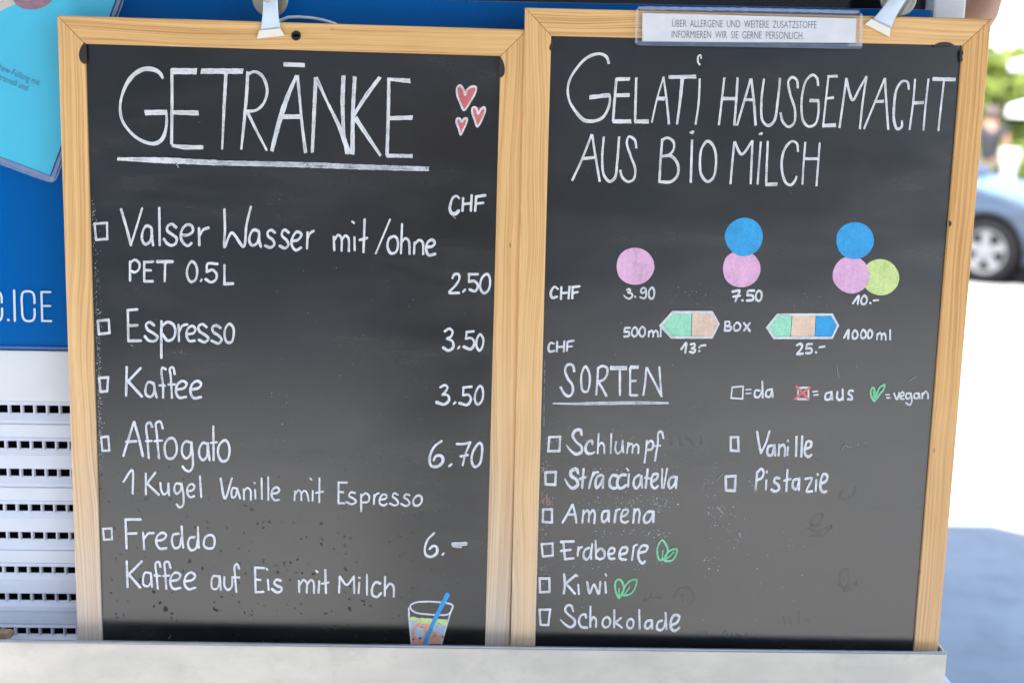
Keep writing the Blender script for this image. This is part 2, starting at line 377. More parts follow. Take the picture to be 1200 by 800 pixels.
# ---------------- the ice cream cart
CY = 0.062                                     # front face of the cart
WHITE_PANEL = plain('white_cart_panel', (0.70, 0.71, 0.74), 0.45, var=0.05, scale=9)
WHITE_PLASTIC = plain('white_vent_plastic', (0.67, 0.70, 0.77), 0.40, var=0.04, scale=20)
DARK = plain('dark_inside', (0.004, 0.004, 0.005), 0.8, spec=0.05)
def vinyl():
    m, n, p = nodes_of('blue_vinyl'); oc = coords(n); a = noise(n, oc, 3, 3, 0.5)
    c = mixc(n, a.outputs[0], (0.0, 0.090, 0.34), (0.0, 0.120, 0.42)); n.links.new(c, p.inputs['Base Color'])
    p.inputs['Roughness'].default_value = 0.22; p.inputs['Specular IOR Level'].default_value = 0.15; b = noise(n, oc, 6, 2, 0.5); bump(n, p, b.outputs[0], 0.06, 0.01); return m
BLUEV = vinyl()
def window_mat():
    m, n, p = nodes_of('dark_window'); p.inputs['Base Color'].default_value = (0.006, 0.007, 0.009, 1)
    a = noise(n, coords(n), 4, 2, 0.5); n.links.new(ramp(n, a.outputs[0], [(0.3, 0.04), (0.7, 0.12)]).outputs[0], p.inputs['Roughness']); return m
WINDOW = window_mat()
cart = empty('ice_cream_cart', (0.3, 0.35, 0), label='blue and white ice cream cart with vent slots behind the two chalkboards', cat='cart')
XR = at(1132, 10, CY).x; XL = -1.15
ztop = at(900, 8, CY).z; zbl = at(30, 409, CY).z
zv0 = at(30, 470, CY).z                        # top of the vents
xp = at(1094, 10, CY).x
g = G()
g.box(((XL + XR) / 2, 0.33, 0.50), (XR - XL, 0.49, 0.60)); g.box(((XL + XR) / 2, 0.36, (0.803 + ztop) / 2), (XR - XL - 0.006, 0.43, ztop - 0.807))
g.build('body', WHITE_PANEL, cart, bevel=0.004)
g = G(); g.box(((XL + 0.42) / 2, CY + 0.011, (zbl - 0.002 + zv0) / 2), (0.42 - XL, 0.022, zbl - 0.002 - zv0)); g.build('white_panel', WHITE_PANEL, cart, bevel=0.0015)
g = G(); g.box(((XL + xp - 0.002) / 2, CY + 0.009, (ztop + zbl) / 2), (xp - 0.002 - XL, 0.018, ztop - zbl)); bp = g.build('blue_panel', BLUEV, cart, bevel=0.002)
g = G(); g.box(((XL + xp - 0.002) / 2, CY - 0.001, zbl + 0.0025), (xp - 0.002 - XL, 0.004, 0.004)); g.build('panel_lip', plain('blue_edge', (0.05, 0.16, 0.42), 0.3), cart, bevel=0.001)
g = G(); g.box(((XL + xp) / 2, CY + 0.035, ztop + 0.26), (xp - XL - 0.004, 0.012, 0.515)); g.build('window', WINDOW, cart)
g = G(); g.box(((xp + XR) / 2, CY + 0.028, 1.45), (XR - xp, 0.056, 1.60)); g.build('corner_post', WHITE_PANEL, cart, bevel=0.003)
g = G(); g.box(((XL + XR) / 2, 0.33, ztop + 0.55), (XR - XL + 0.02, 0.56, 0.05)); g.build('roof', WHITE_PANEL, cart, bevel=0.006)
for x in (XL + 0.2, XR - 0.25):
    g = G(); g.lathe((x, 0.33, 0.16), (1, 0, 0), [(0.02, -0.03), (0.15, -0.03), (0.16, -0.02), (0.16, 0.02), (0.15, 0.03), (0.02, 0.03)]); g.build('wheel', plain('cart_tyre', (0.02, 0.02, 0.02), 0.8), cart, smooth=True)
# vents: stacked slats with rows of square openings
rows = [(475, 484), (517, 525.5), (549.5, 558), (591, 599), (623.5, 631.5), (664, 671.5), (695.5, 703.5), (735.5, 743)]
XV1 = 0.30
g = G()
def strip(prof):                               # prof: (y, z) points, swept along x
    vs = [(x, y, z) for x in (XL, XV1) for y, z in prof]; k = len(prof)
    g.add(vs, [(i, i + 1, k + i + 1, k + i) for i in range(k - 1)])
Zp = lambda y: at(35, y, CY).z
D_ = 0.0125
prev = 470.0
for k, (a, b) in enumerate(rows):
    # slat above the openings, from `prev` down to a, with a step line on every second one
    P = [(CY + D_, Zp(prev)), (CY + 0.001, Zp(prev) - 0.0002)]
    if k in (1, 3, 5, 7): s0 = prev + 4.5; P += [(CY, Zp(s0)), (CY + 0.0025, Zp(s0 + 0.7)), (CY, Zp(s0 + 1.6)), (CY, Zp(a - 5.2)), (CY + 0.002, Zp(a - 4.6)), (CY + 0.001, Zp(a - 3.8))]
    P += [(CY, Zp(a - 0.8)), (CY + 0.002, Zp(a)), (CY + D_, Zp(a))]
    strip(P)
    # ledge below the openings slopes outward and down
    prev = b + 7.5
    strip([(CY + 0.0125, Zp(b + 3.5)), (CY + 0.0055, Zp(b + 0.6)), (CY + 0.0048, Zp(b + 1.2)), (CY + 0.001, Zp(prev))])
    off = [0, -4.2, -1.5, -6.2, -2.8, -7.6, -4.0, -8.6][k]
    pitch = at(62 + 14.8, 550, CY).x - at(62, 550, CY).x; x0 = at(54 + off, (a + b) / 2, CY).x
    for j in range(-70, 18):
        x = x0 + j * pitch
        if XL + 0.01 < x < XV1 - 0.01:
            hw = 0.0021
            prof = [(x - hw, CY + 0.0085), (x - hw, CY + 0.006), (x - hw * 0.6, CY + 0.003), (x, CY + 0.0022), (x + hw * 0.6, CY + 0.003), (x + hw, CY + 0.006), (x + hw, CY + 0.0085)]
            vs = [(px, py, z) for z in (Zp(a) + 0.0002, Zp(b + 1.5)) for px, py in prof]
            g.add(vs, [(i, i + 1, 7 + i + 1, 7 + i) for i in range(6)])
strip([(CY + 0.001, Zp(prev)), (CY, Zp(prev) - 0.0002), (CY, 0.60)])
vent = g.build('vent_slats', WHITE_PLASTIC, cart, fix=False)
g = G(); g.box(((XL + XV1) / 2, CY + 0.0192, (zv0 + 0.66) / 2), (XV1 - XL, 0.012, zv0 - 0.66)); g.build('vent_back', DARK, cart)
# lettering on the blue panel
pen = Pen(CY - 0.0012)
for p_, w_ in scaled(0, 330, 8.889, [
    ([(147, 92), (155, 406)], 24), ([(359, 222), (357, 160), (340, 115), (290, 99), (240, 113), (226, 165), (229, 260), (236, 358), (256, 398), (302, 411), (345, 397), (361, 355), (359, 286)], 23),
    ([(432, 107), (440, 410)], 22), ([(436, 108), (525, 108)], 22), ([(438, 252), (523, 252)], 20), ([(442, 408), (533, 410)], 22), ([(86, 397), (88, 399)], 26),
    ([(18, 215), (14, 150), (-5, 112), (-50, 98), (-100, 113), (-115, 165), (-112, 260), (-105, 358), (-85, 398), (-40, 411), (2, 397), (20, 355), (22, 280)], 23)]):
    pen.stroke(p_, w_, cap=True, jit=0.0)
pen.build('lettering', plain('white_vinyl_letters', (0.62, 0.74, 0.86), 0.4, var=0.03), bp)

# ---------------- metal trough
def zinc():
    m, n, p = nodes_of('brushed_tray_metal'); oc = coords(n)
    a = noise(n, mapping(n, oc, (1, 1, 2.5)), 9, 5, 0.6); b = noise(n, oc, 55, 4, 0.7); s = noise(n, mapping(n, oc, (1, 1, 1), rot=(0, 0.4, 0)), 22, 5, 0.75, 0.8)
    c = mixc(n, ramp(n, a.outputs[0], [(0.35, 0.0), (0.68, 1.0)]).outputs[0], (0.50, 0.468, 0.415), (0.615, 0.572, 0.50))
    c = mixc(n, ramp(n, s.outputs[0], [(0.52, 0.0), (0.72, 0.40)]).outputs[0], c, (0.38, 0.355, 0.32))
    c = mixc(n, ramp(n, b.outputs[0], [(0.66, 0.0), (0.75, 0.4)]).outputs[0], c, (0.40, 0.39, 0.37))
    n.links.new(c, p.inputs['Base Color']); p.inputs['Metallic'].default_value = 0.15; p.inputs['Roughness'].default_value = 0.42; return m
ZINC = zinc(); RIMZ = plain('sky_toned_rim_metal', (0.30, 0.31, 0.34), 0.38, 0.5, var=0.15, scale=25)  # RIMZ: sky reflection on the tray's edge put into a darker blue-grey
TY = -0.033
TYf = lambda x: TY + 0.0085 * max(0.0, x) / 1.2
tray = empty('metal_tray', (0.5, 0.01, 0.70), label='long pale metal trough holding the feet of both chalkboards', cat='tray')
a = at(0, 750, TY); b = at(1110, 764.5, TYf(1.2)); sl_ = (b.z - a.z) / (b.x - a.x)
xl = -0.9; xr = b.x; zt = lambda x: a.z + sl_ * (x - a.x)
def slab(x0, x1, y0, y1, zb, top, g):
    d0, d1 = (TYf(0) - TY, TYf(x1) - TY) if y1 < 0 else (0, 0); e0, e1 = (TYf(x0) - TY, TYf(x1) - TY) if y0 < 0 else (0, 0)
    g.add([(x0, y0 + e0, zb), (x1, y0 + e1, zb), (x1, y1 + d1, zb), (x0, y1 + d0, zb), (x0, y0 + e0, top(x0)), (x1, y0 + e1, top(x1)), (x1, y1 + d1, top(x1)), (x0, y1 + d0, top(x0))],
          [(0, 1, 2, 3), (4, 5, 6, 7), (0, 1, 5, 4), (1, 2, 6, 5), (2, 3, 7, 6), (3, 0, 4, 7)])
g = G(); slab(xl, xr, TY, TY + 0.0035, 0.699, zt, g); g.build('front_wall', ZINC, tray, bevel=0.0010)
g = G(); g.tube([(xl, TYf(xl) + 0.0020, zt(xl) - 0.0012), (0, TYf(0) + 0.0020, zt(0) - 0.0012), (xr - 0.001, TYf(xr) + 0.0020, zt(xr) - 0.0012)], 0.0024, 12); g.build('toned_rim', RIMZ, tray, smooth=True)  # added tube carrying the sky tone of the tray's top edge
g = G(); slab(xr - 0.003, xr, TYf(xr) - TY + TY + 0.0037, CY - 0.004, 0.699, zt, g); g.build('end_wall', ZINC, tray, bevel=0.0008)
g = G(); slab(xl, xr - 0.0032, TY + 0.0037, CY - 0.006, 0.699, lambda x: 0.7035, g); g.build('floor_plate', ZINC, tray)
g = G(); slab(xl, xr - 0.0032, CY - 0.0058, CY - 0.003, 0.699, lambda x: 0.742, g); g.build('back_wall', ZINC, tray)
c0 = at(1113, 790, -0.005)
g = G(); g.prism([(xr + 0.0005, 0.0, 0.752), (xr + 0.0005, 0.05, 0.775), (xr + 0.0005, 0.05, 0.70), (xr + 0.0005, 0.0, 0.70)], (0.003, 0, 0)); g.box((xr + 0.008, 0.005, 0.718), (0.014, 0.05, 0.016)); g.build('bracket', WHITE_PANEL, tray, bevel=0.001)

# ---------------- chalkboards
FW = 0.03426
JOINT = plain('joint_shadow_gap', (0.10, 0.055, 0.03), 0.8)
def chalkboard(x0, ztop_, th, Y, H, label, woods, seed, specks):
    W_ = 0.6; ux = Vector((math.cos(th), 0, math.sin(th))); uz = Vector((-math.sin(th), 0, math.cos(th)))
    tl = Vector((x0, Y, ztop_)); base = tl + ux * W_ / 2 - uz * H + Vector((0, 0.011, 0))
    o = empty('chalkboard', base, (0, -th, 0), label=label, cat='menu board', group='menu chalkboards standing in the metal tray')
    P = lambda u, v, y: tl + ux * u - uz * v + Vector((0, y, 0))
    def rail(a, b, inward, wood, sd):            # a -> b along the outer edge, inward: unit (du, dv)
        a, b, q = Vector(a), Vector(b), Vector(inward); d = (b - a).normalized(); L = (b - a).length
        prof = [(0, 0.021), (0, 0.0016), (0.0005, 0.0005), (0.0018, 0), (FW - 0.0014, 0), (FW - 0.0004, 0.0004), (FW, 0.0014), (FW, 0.021)]
        g = G(); ns = 24
        for k in range(len(prof) - 1):
            vs, fs, us = [], [], []
            for i in range(ns + 1):
                for (t, y) in (prof[k], prof[k + 1]):
                    s_ = t + (L - 2 * t) * i / ns - (0.00004 if i == ns else 0) + (0.00004 if i == 0 else 0)
                    p2 = a + d * s_ + q * t
                    vs.append(P(p2.x, p2.y, y)); us.append((s_ + sd * 3.1, t + y * 0.5 + sd * 0.37))
            for i in range(ns): fs.append((2 * i, 2 * i + 1, 2 * i + 3, 2 * i + 2))
            g.add(vs, fs, 0, [[us[q_] for q_ in f] for f in fs])
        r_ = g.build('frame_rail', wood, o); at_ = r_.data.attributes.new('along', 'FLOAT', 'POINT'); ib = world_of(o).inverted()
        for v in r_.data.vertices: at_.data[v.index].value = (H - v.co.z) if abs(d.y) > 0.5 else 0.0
        return r_
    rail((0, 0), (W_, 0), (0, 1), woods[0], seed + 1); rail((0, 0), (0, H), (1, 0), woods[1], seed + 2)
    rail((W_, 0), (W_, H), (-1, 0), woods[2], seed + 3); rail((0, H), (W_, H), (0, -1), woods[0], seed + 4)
    for ca, cb, nm in (((0, 0), (FW, FW), 0), ((W_, 0), (W_ - FW, FW), 0)):
        g = G(); ca, cb = Vector(ca), Vector(cb); dd = (cb - ca).normalized(); nn = Vector((-dd.y, dd.x)) * 0.00022
        g.add([P((ca + nn).x, (ca + nn).y, -0.00012), P((cb + nn * 1.6).x, (cb + nn * 1.6).y, -0.00012), P((cb - nn * 1.6).x, (cb - nn * 1.6).y, -0.00012), P((ca - nn).x, (ca - nn).y, -0.00012)], [(0, 1, 2, 3)]); g.build('mitre_joint', JOINT, o)
    g = G(); yb = 0.0045
    A = [P(FW - 0.004, FW - 0.004, yb), P(W_ - FW + 0.004, FW - 0.004, yb), P(W_ - FW + 0.004, H - FW + 0.004, yb), P(FW - 0.004, H - FW + 0.004, yb)]
    g.prism(A, (0, 0.006, 0)); pn = g.build('panel', board_mat('blackboard_' + ('splashed' if specks else 'wiped'), seed, specks), o)
    return o, pn, Y + yb
LB, LP, LY = chalkboard(0.0, 1.6146, -0.010454, 0.0, 0.905, 'pine framed drinks chalkboard headed GETRÄNKE with three small red hearts', [PINE[0], PINE[3], PINE[3]], 1.0, True)
RB, RP, RY = chalkboard(0.59586, 1.63509, -0.003917, -0.006, 0.925, 'pine framed ice cream chalkboard headed GELATI with coloured scoop circles', [PINE[0], PINE[1], PINE[2]], 5.0, False)

def writing(parent, Y, name, parts, mats=None, label=None):
    pen = Pen(Y)
    for ox, oy, sc, strokes in parts:
        for p_, w_ in scaled(ox, oy, sc, strokes): pen.stroke(p_, w_, cap='flat' if name in ('heading_lettering', 'underline') else True)
    o = pen.build(name, mats or WHITE, parent)
    if label: o['label'] = label
    return o
A_ = (120, 60, 5.0); B_ = (330, 60, 4.0); C_ = (100, 220, 5.0); D2 = (340, 220, 4.444); E_ = (100, 350, 5.0); F_ = (100, 480, 5.0); G_ = (300, 530, 4.706)
H_ = (460, 370, 4.2105); I_ = (100, 600, 5.0); J_ = (420, 600, 5.0); K_ = (460, 690, 10.0)
L_ = (600, 0, 5.0); M_ = (640, 50, 4.444); N_ = (880, 50, 4.444); O_ = (630, 240, 4.138); P_ = (840, 240, 4.2105); Q_ = (620, 400, 5.0); R_ = (840, 420, 4.444)
S_ = (600, 540, 5.0); T_ = (600, 620, 5.0); U_ = (840, 560, 4.0)

# --- left board
writing(LP, LY, 'heading_lettering', [(*A_, [
    ([(355, 160), (335, 128), (297, 108), (245, 106), (195, 130), (150, 180), (120, 245), (104, 320), (114, 400), (155, 465), (205, 510), (262, 537), (312, 541), (350, 515), (371, 460), (377, 400), (373, 358)], [14, 26, 26, 24, 14, 16, 17, 20, 24, 16, 13]),
    ([(252, 361), (376, 359)], 27), ([(407, 108), (408, 330), (405, 545)], 18), ([(406, 118), (548, 119)], 31), ([(414, 359), (560, 363)], [24, 30]), ([(408, 553), (470, 562), (588, 564)], [16, 26, 24]),
    ([(582, 118), (820, 118)], 28), ([(724, 130), (713, 330), (702, 575)], [20, 18, 11]),
    ([(852, 122), (845, 250), (830, 420), (814, 575)], [18, 19, 18, 12]), ([(856, 134), (890, 121), (930, 140), (958, 190), (965, 245), (942, 310), (900, 347), (846, 353)], [16, 18, 15, 17]), ([(848, 355), (900, 460), (963, 582)], [18, 13]),
    ([(1137, 145), (1082, 275), (1032, 430), (993, 584)], [18, 30, 22]), ([(1143, 145), (1156, 280), (1170, 430), (1190, 595)], [18, 14, 20]), ([(1050, 385), (1165, 384)], 23), ([(1064, 78), (1183, 83)], 22)]),
    (*B_, [([(160, 125), (152, 300), (144, 474)], [18, 17, 14]), ([(162, 125), (212, 235), (268, 350), (316, 480)], [17, 12, 18, 24]), ([(290, 118), (286, 240), (292, 390), (305, 480)], [19, 20, 14, 14]),
           ([(343, 122), (335, 270), (332, 482)], [18, 17, 20]), ([(460, 124), (395, 212), (336, 305)], [17, 19, 14]), ([(346, 314), (400, 395), (464, 490)], [22, 13]),
           ([(503, 127), (500, 300), (494, 488)], 16), ([(503, 132), (600, 140)], [14, 22]), ([(506, 315), (611, 312)], [20, 20]), ([(494, 490), (612, 492)], 15)])])
writing(LP, LY, 'underline', [(1, 1, 1, [])] + [(0, 0, 1, [([(138, 186.3), (190, 188), (255, 190.8)], [3.5, 7, 6])])])
writing(LP, LY, 'underline', [(0, 0, 1, [([(255, 191), (360, 193.4), (430, 196), (502, 198)], [5.6, 6.4, 6, 5.4])])], WORN)
def heart(pts):
    pen = Pen(LY); P2 = [(330 + x / 4, 60 + y / 4) for x, y in pts]
    pen.fill(P2, 1, False, 0.0001); pen.stroke(P2 + [P2[0]], 2.3, 0)
    pen.build('heart_drawing', [WHITE, RED], LP)
heart([(855, 276), (836, 240), (822, 200), (823, 172), (836, 161), (850, 175), (861, 206), (870, 182), (890, 167), (910, 169), (910, 190), (888, 232)])
heart([(918, 353), (904, 320), (893, 285), (894, 267), (907, 263), (917, 278), (922, 294), (932, 276), (949, 263), (954, 275), (944, 310)])
heart([(840, 391), (829, 360), (819, 330), (822, 317), (834, 316), (845, 332), (855, 317), (869, 316), (867, 335), (854, 365)])
def chf(parent, Y, t, c, h, f): writing(parent, Y, 'lettering', [(*t, c + h + f)])
writing(LP, LY, 'lettering', [(*B_, [([(832, 690), (822, 679), (805, 685), (793, 712), (789, 742), (800, 762), (818, 760), (830, 748)], [9, 10, 12, 18, 14]), ([(851, 690), (848, 748)], 12), ([(891, 676), (887, 748)], 12), ([(851, 717), (889, 713)], 11),
    ([(912, 681), (907, 748)], 12), ([(912, 682), (953, 676)], 12), ([(911, 715), (944, 711)], 11)])])
def checkbox(parent, Y, t, q, w_): writing(parent, Y, 'checkbox', [(*t, [([q[i], q[(i + 1) % 4]], w_) for i in range(4)])])
checkbox(LP, LY, C_, [(54, 211), (127, 206), (129, 300), (64, 305)], 13)
checkbox(LP, LY, E_, [(73, 130), (137, 123), (142, 200), (80, 207)], 14)
checkbox(LP, LY, E_, [(80, 464), (134, 459), (128, 541), (90, 544)], 14)
checkbox(LP, LY, F_, [(93, 160), (135, 156), (141, 237), (100, 240)], 12)
checkbox(LP, LY, I_, [(103, 96), (155, 93), (157, 157), (110, 160)], 12)
writing(LP, LY, 'lettering', [(*C_, [
    ([(210, 128), (240, 230), (267, 335)], 15), ([(333, 120), (300, 230), (267, 335)], 14),
    ([(383, 232), (357, 224), (335, 262), (334, 308), (352, 331), (378, 315), (389, 265), (384, 232)], 15), ([(387, 240), (391, 290), (397, 336)], 15), ([(433, 118), (436, 336)], 15),
    ([(531, 232), (507, 213), (483, 225), (480, 250), (506, 272), (535, 296), (530, 325), (506, 338), (478, 325), (461, 300)], 15),
    ([(568, 277), (600, 277), (630, 255), (623, 224), (597, 216), (570, 240), (559, 285), (575, 325), (603, 340), (621, 325)], 15),
    ([(666, 238), (668, 336)], 15), ([(670, 280), (690, 247), (720, 235)], 15),
    ([(815, 128), (818, 240), (816, 348), (858, 264), (927, 345), (944, 220), (970, 112)], 15),
    ([(1014, 255), (985, 248), (963, 285), (963, 320), (980, 338), (1005, 325), (1018, 280), (1014, 255)], 15), ([(1017, 258), (1019, 310), (1028, 345)], 15),
    ([(1110, 262), (1089, 248), (1069, 260), (1072, 285), (1098, 305), (1108, 330), (1085, 350), (1054, 340)], 14), ([(1191, 262), (1168, 246), (1152, 263), (1155, 285), (1180, 308), (1190, 335), (1170, 354), (1140, 341)], 14)]),
    (*D2, [([(14, 276), (40, 272), (59, 242), (36, 229), (12, 260), (9, 300), (30, 325), (56, 312)], 13), ([(91, 232), (88, 316)], 12), ([(92, 262), (104, 237), (122, 225)], 12),
    ([(227, 255), (230, 325)], 12), ([(232, 270), (250, 246), (266, 260), (268, 328)], 12), ([(268, 272), (288, 249), (303, 262), (306, 330)], 12), ([(335, 258), (336, 325)], 12), ([(323, 176), (333, 184)], 10),
    ([(388, 165), (382, 335)], 13), ([(362, 272), (400, 262)], 12), ([(520, 166), (446, 342)], 11),
    ([(543, 253), (516, 265), (508, 310), (525, 341), (550, 335), (562, 295), (555, 262), (543, 253)], 13), ([(583, 190), (577, 341)], 12), ([(578, 288), (600, 263), (617, 275), (622, 344)], 12),
    ([(648, 285), (645, 343)], 12), ([(650, 292), (672, 272), (690, 285), (693, 345)], 12), ([(714, 309), (740, 305), (754, 287), (740, 271), (716, 285), (709, 325), (722, 351), (754, 345)], 13)])])
writing(LP, LY, 'lettering', [(*C_, [([(262, 432), (262, 543)], 14), ([(263, 440), (290, 422), (317, 445), (312, 480), (287, 495), (272, 489)], 13), ([(345, 434), (345, 547)], 14), ([(346, 436), (396, 433)], 13), ([(346, 482), (384, 484)], 13), ([(346, 548), (394, 548)], 14),
    ([(423, 433), (509, 433)], 17), ([(468, 436), (465, 548)], 14), ([(622, 432), (599, 470), (598, 520), (620, 551), (647, 535), (655, 480), (641, 442), (622, 432)], 14), ([(682, 538), (676, 547)], 12),
    ([(774, 446), (716, 446), (712, 490)], 14), ([(712, 492), (745, 481), (769, 505), (764, 538), (736, 553), (706, 536)], 14), ([(815, 453), (815, 562)], 14), ([(815, 563), (864, 561)], 16)])])
writing(LP, LY, 'lettering', [(*D2, [([(845, 470), (856, 451), (877, 451), (881, 475), (860, 510), (829, 545), (878, 547)], 12), ([(911, 530), (901, 541)], 12), ([(931, 450), (977, 450)], 12), ([(931, 450), (931, 488)], 11), ([(932, 488), (960, 486), (978, 510), (964, 538), (936, 530)], 13),
    ([(1020, 450), (996, 475), (991, 525), (1010, 549), (1034, 530), (1041, 480), (1031, 452), (1020, 450)], 12)])])
writing(LP, LY, 'lettering', [(*E_, [([(249, 68), (252, 246)], 14), ([(249, 67), (303, 62)], 14), ([(251, 158), (304, 155)], 15), ([(253, 247), (324, 245)], 15),
    ([(402, 155), (378, 137), (356, 150), (365, 180), (400, 202), (424, 225), (405, 247), (371, 244), (349, 220)], 14), ([(446, 132), (445, 240), (446, 345)], 15), ([(448, 160), (480, 137), (514, 150), (528, 190), (514, 233), (482, 245), (453, 208)], 15),
    ([(546, 152), (549, 248)], 13), ([(551, 192), (570, 157), (597, 150)], 13), ([(604, 206), (634, 200), (645, 177), (626, 159), (601, 175), (593, 215), (610, 247), (639, 245)], 14),
    ([(709, 165), (686, 149), (663, 162), (669, 190), (700, 211), (721, 232), (700, 254), (666, 241)], 14), ([(791, 170), (767, 156), (744, 168), (751, 195), (782, 216), (799, 240), (780, 261), (741, 246)], 14),
    ([(845, 147), (822, 170), (816, 220), (830, 254), (855, 254), (868, 220), (867, 170), (845, 147)], 14)])])
writing(LP, LY, 'lettering', [(*H_, [([(258, 76), (280, 63), (296, 77), (289, 100), (269, 112)], 11), ([(269, 113), (295, 125), (299, 155), (275, 171), (251, 157)], [11, 13, 15]), ([(330, 152), (323, 161)], 10), ([(366, 80), (400, 76)], 11), ([(366, 80), (362, 112)], 10), ([(362, 112), (390, 110), (404, 135), (385, 164), (353, 153)], [11, 12, 16]),
    ([(432, 91), (416, 115), (416, 155), (430, 171), (444, 150), (447, 112), (432, 91)], 11)])])
writing(LP, LY, 'lettering', [(*E_, [([(243, 400), (239, 566)], 15), ([(324, 406), (251, 482)], 15), ([(252, 484), (331, 571)], 15), ([(398, 497), (371, 487), (353, 520), (358, 563), (385, 573), (402, 545), (401, 497)], 14), ([(402, 494), (408, 540), (418, 576)], 14),
    ([(470, 412), (451, 403), (446, 430), (455, 500), (456, 578)], 13), ([(434, 506), (466, 508)], 12), ([(524, 440), (514, 402), (496, 406), (500, 450), (508, 578)], 13), ([(487, 501), (524, 501)], 12),
    ([(541, 531), (580, 521), (594, 497), (571, 481), (541, 500), (531, 545), (550, 578), (589, 574)], 14), ([(623, 531), (665, 521), (679, 497), (656, 481), (626, 500), (616, 545), (636, 581), (677, 575)], 14)])])
writing(LP, LY, 'lettering', [(*H_, [([(236, 352), (258, 341), (271, 353), (256, 380), (246, 388)], 11), ([(246, 389), (272, 391), (279, 415), (255, 436), (219, 426)], [11, 12, 16]), ([(310, 426), (301, 434)], 10), ([(350, 353), (389, 349)], 11), ([(350, 353), (348, 390)], 10), ([(348, 391), (375, 389), (387, 410), (370, 438), (331, 430)], [11, 12, 15]),
    ([(430, 346), (411, 375), (406, 415), (420, 437), (440, 420), (447, 380), (440, 350), (430, 346)], 11)])])
writing(LP, LY, 'lettering', [(*F_, [([(284, 72), (250, 180), (223, 269)], 15), ([(287, 72), (315, 170), (337, 270)], 15), ([(241, 187), (297, 183)], 14), ([(391, 100), (379, 73), (359, 86), (365, 180), (372, 281)], 13), ([(356, 183), (387, 181)], 12), ([(454, 108), (440, 69), (416, 76), (420, 150), (432, 283)], 13), ([(406, 183), (449, 179)], 12),
    ([(500, 164), (471, 190), (466, 240), (481, 281), (510, 284), (532, 255), (535, 205), (517, 168), (500, 164)], 14), ([(613, 190), (590, 184), (569, 210), (569, 260), (590, 284), (613, 265), (621, 200)], 13), ([(622, 190), (629, 270), (628, 335), (610, 359), (587, 352), (571, 332)], 13),
    ([(714, 200), (691, 192), (669, 225), (669, 270), (688, 294), (711, 275), (717, 205)], 13), ([(719, 195), (722, 250), (728, 294)], 13), ([(750, 97), (752, 293)], 13), ([(735, 193), (770, 189)], 11), ([(810, 180), (783, 210), (779, 260), (800, 299), (829, 294), (844, 255), (841, 205), (825, 180), (810, 180)], 14)])])
writing(LP, LY, 'lettering', [(*H_, [([(242, 617), (206, 645), (183, 700), (191, 739), (224, 741), (249, 715), (240, 690), (214, 691), (203, 712)], [10, 12, 13, 15, 14, 10]), ([(291, 731), (279, 741)], 10), ([(318, 631), (350, 631), (383, 624)], 11), ([(384, 624), (360, 680), (346, 736)], 11), ([(337, 692), (371, 686)], 11),
    ([(430, 626), (399, 665), (391, 715), (405, 744), (429, 730), (441, 680), (440, 635), (430, 626)], 12)])])
writing(LP, LY, 'lettering', [(*F_, [([(223, 421), (274, 352), (278, 490)], 13), ([(355, 372), (355, 493)], 13), ([(411, 366), (362, 430)], 13), ([(363, 431), (431, 497)], 13), ([(440, 427), (445, 470), (460, 494), (481, 480), (487, 432)], 12), ([(487, 430), (491, 498)], 12),
    ([(555, 433), (532, 431), (521, 465), (535, 491), (559, 470), (562, 435)], 12), ([(563, 430), (575, 500), (572, 558), (553, 571), (536, 553)], 12), ([(602, 476), (629, 469), (640, 447), (623, 433), (601, 450), (598, 490), (615, 511), (637, 505)], 12), ([(672, 389), (679, 510)], 12),
    ([(793, 402), (818, 518), (859, 400)], 13), ([(885, 460), (866, 456), (856, 485), (862, 514), (880, 505), (890, 462)], 11), ([(890, 458), (907, 518)], 11), ([(928, 464), (930, 524)], 11), ([(930, 477), (950, 456), (967, 470), (970, 526)], 11), ([(995, 468), (997, 518)], 11), ([(991, 426), (994, 430)], 9), ([(1033, 400), (1035, 521)], 11), ([(1072, 394), (1073, 527)], 11),
    ([(1093, 489), (1125, 485), (1137, 467), (1121, 452), (1099, 465), (1091, 500), (1110, 529), (1134, 525)], 12)]),
    (*G_, [([(215, 211), (212, 263)], 9), ([(218, 226), (235, 206), (248, 220), (250, 263)], 9), ([(250, 226), (268, 209), (281, 222), (291, 267)], 9), ([(313, 211), (312, 266)], 10), ([(300, 143), (306, 149)], 9), ([(350, 141), (349, 273)], 10), ([(331, 222), (371, 214)], 10),
    ([(455, 166), (455, 277)], 11), ([(455, 165), (501, 165)], 10), ([(455, 216), (481, 218)], 10), ([(455, 278), (487, 279)], 10), ([(546, 222), (523, 219), (513, 238), (538, 253), (552, 270), (530, 284), (499, 272)], 10), ([(580, 230), (580, 323)], 11), ([(582, 242), (605, 223), (624, 240), (618, 270), (590, 275)], 10),
    ([(652, 233), (650, 284)], 10), ([(652, 252), (662, 231), (677, 223)], 10), ([(689, 259), (715, 253), (721, 237), (703, 229), (684, 250), (683, 280), (705, 291), (721, 282)], 10), ([(782, 232), (763, 223), (753, 240), (775, 259), (784, 280), (765, 291), (739, 280)], 10), ([(847, 235), (829, 229), (816, 245), (838, 261), (847, 282), (828, 294), (801, 282)], 10), ([(893, 236), (869, 258), (871, 288), (895, 291), (914, 268), (910, 242), (893, 236)], 11)])])
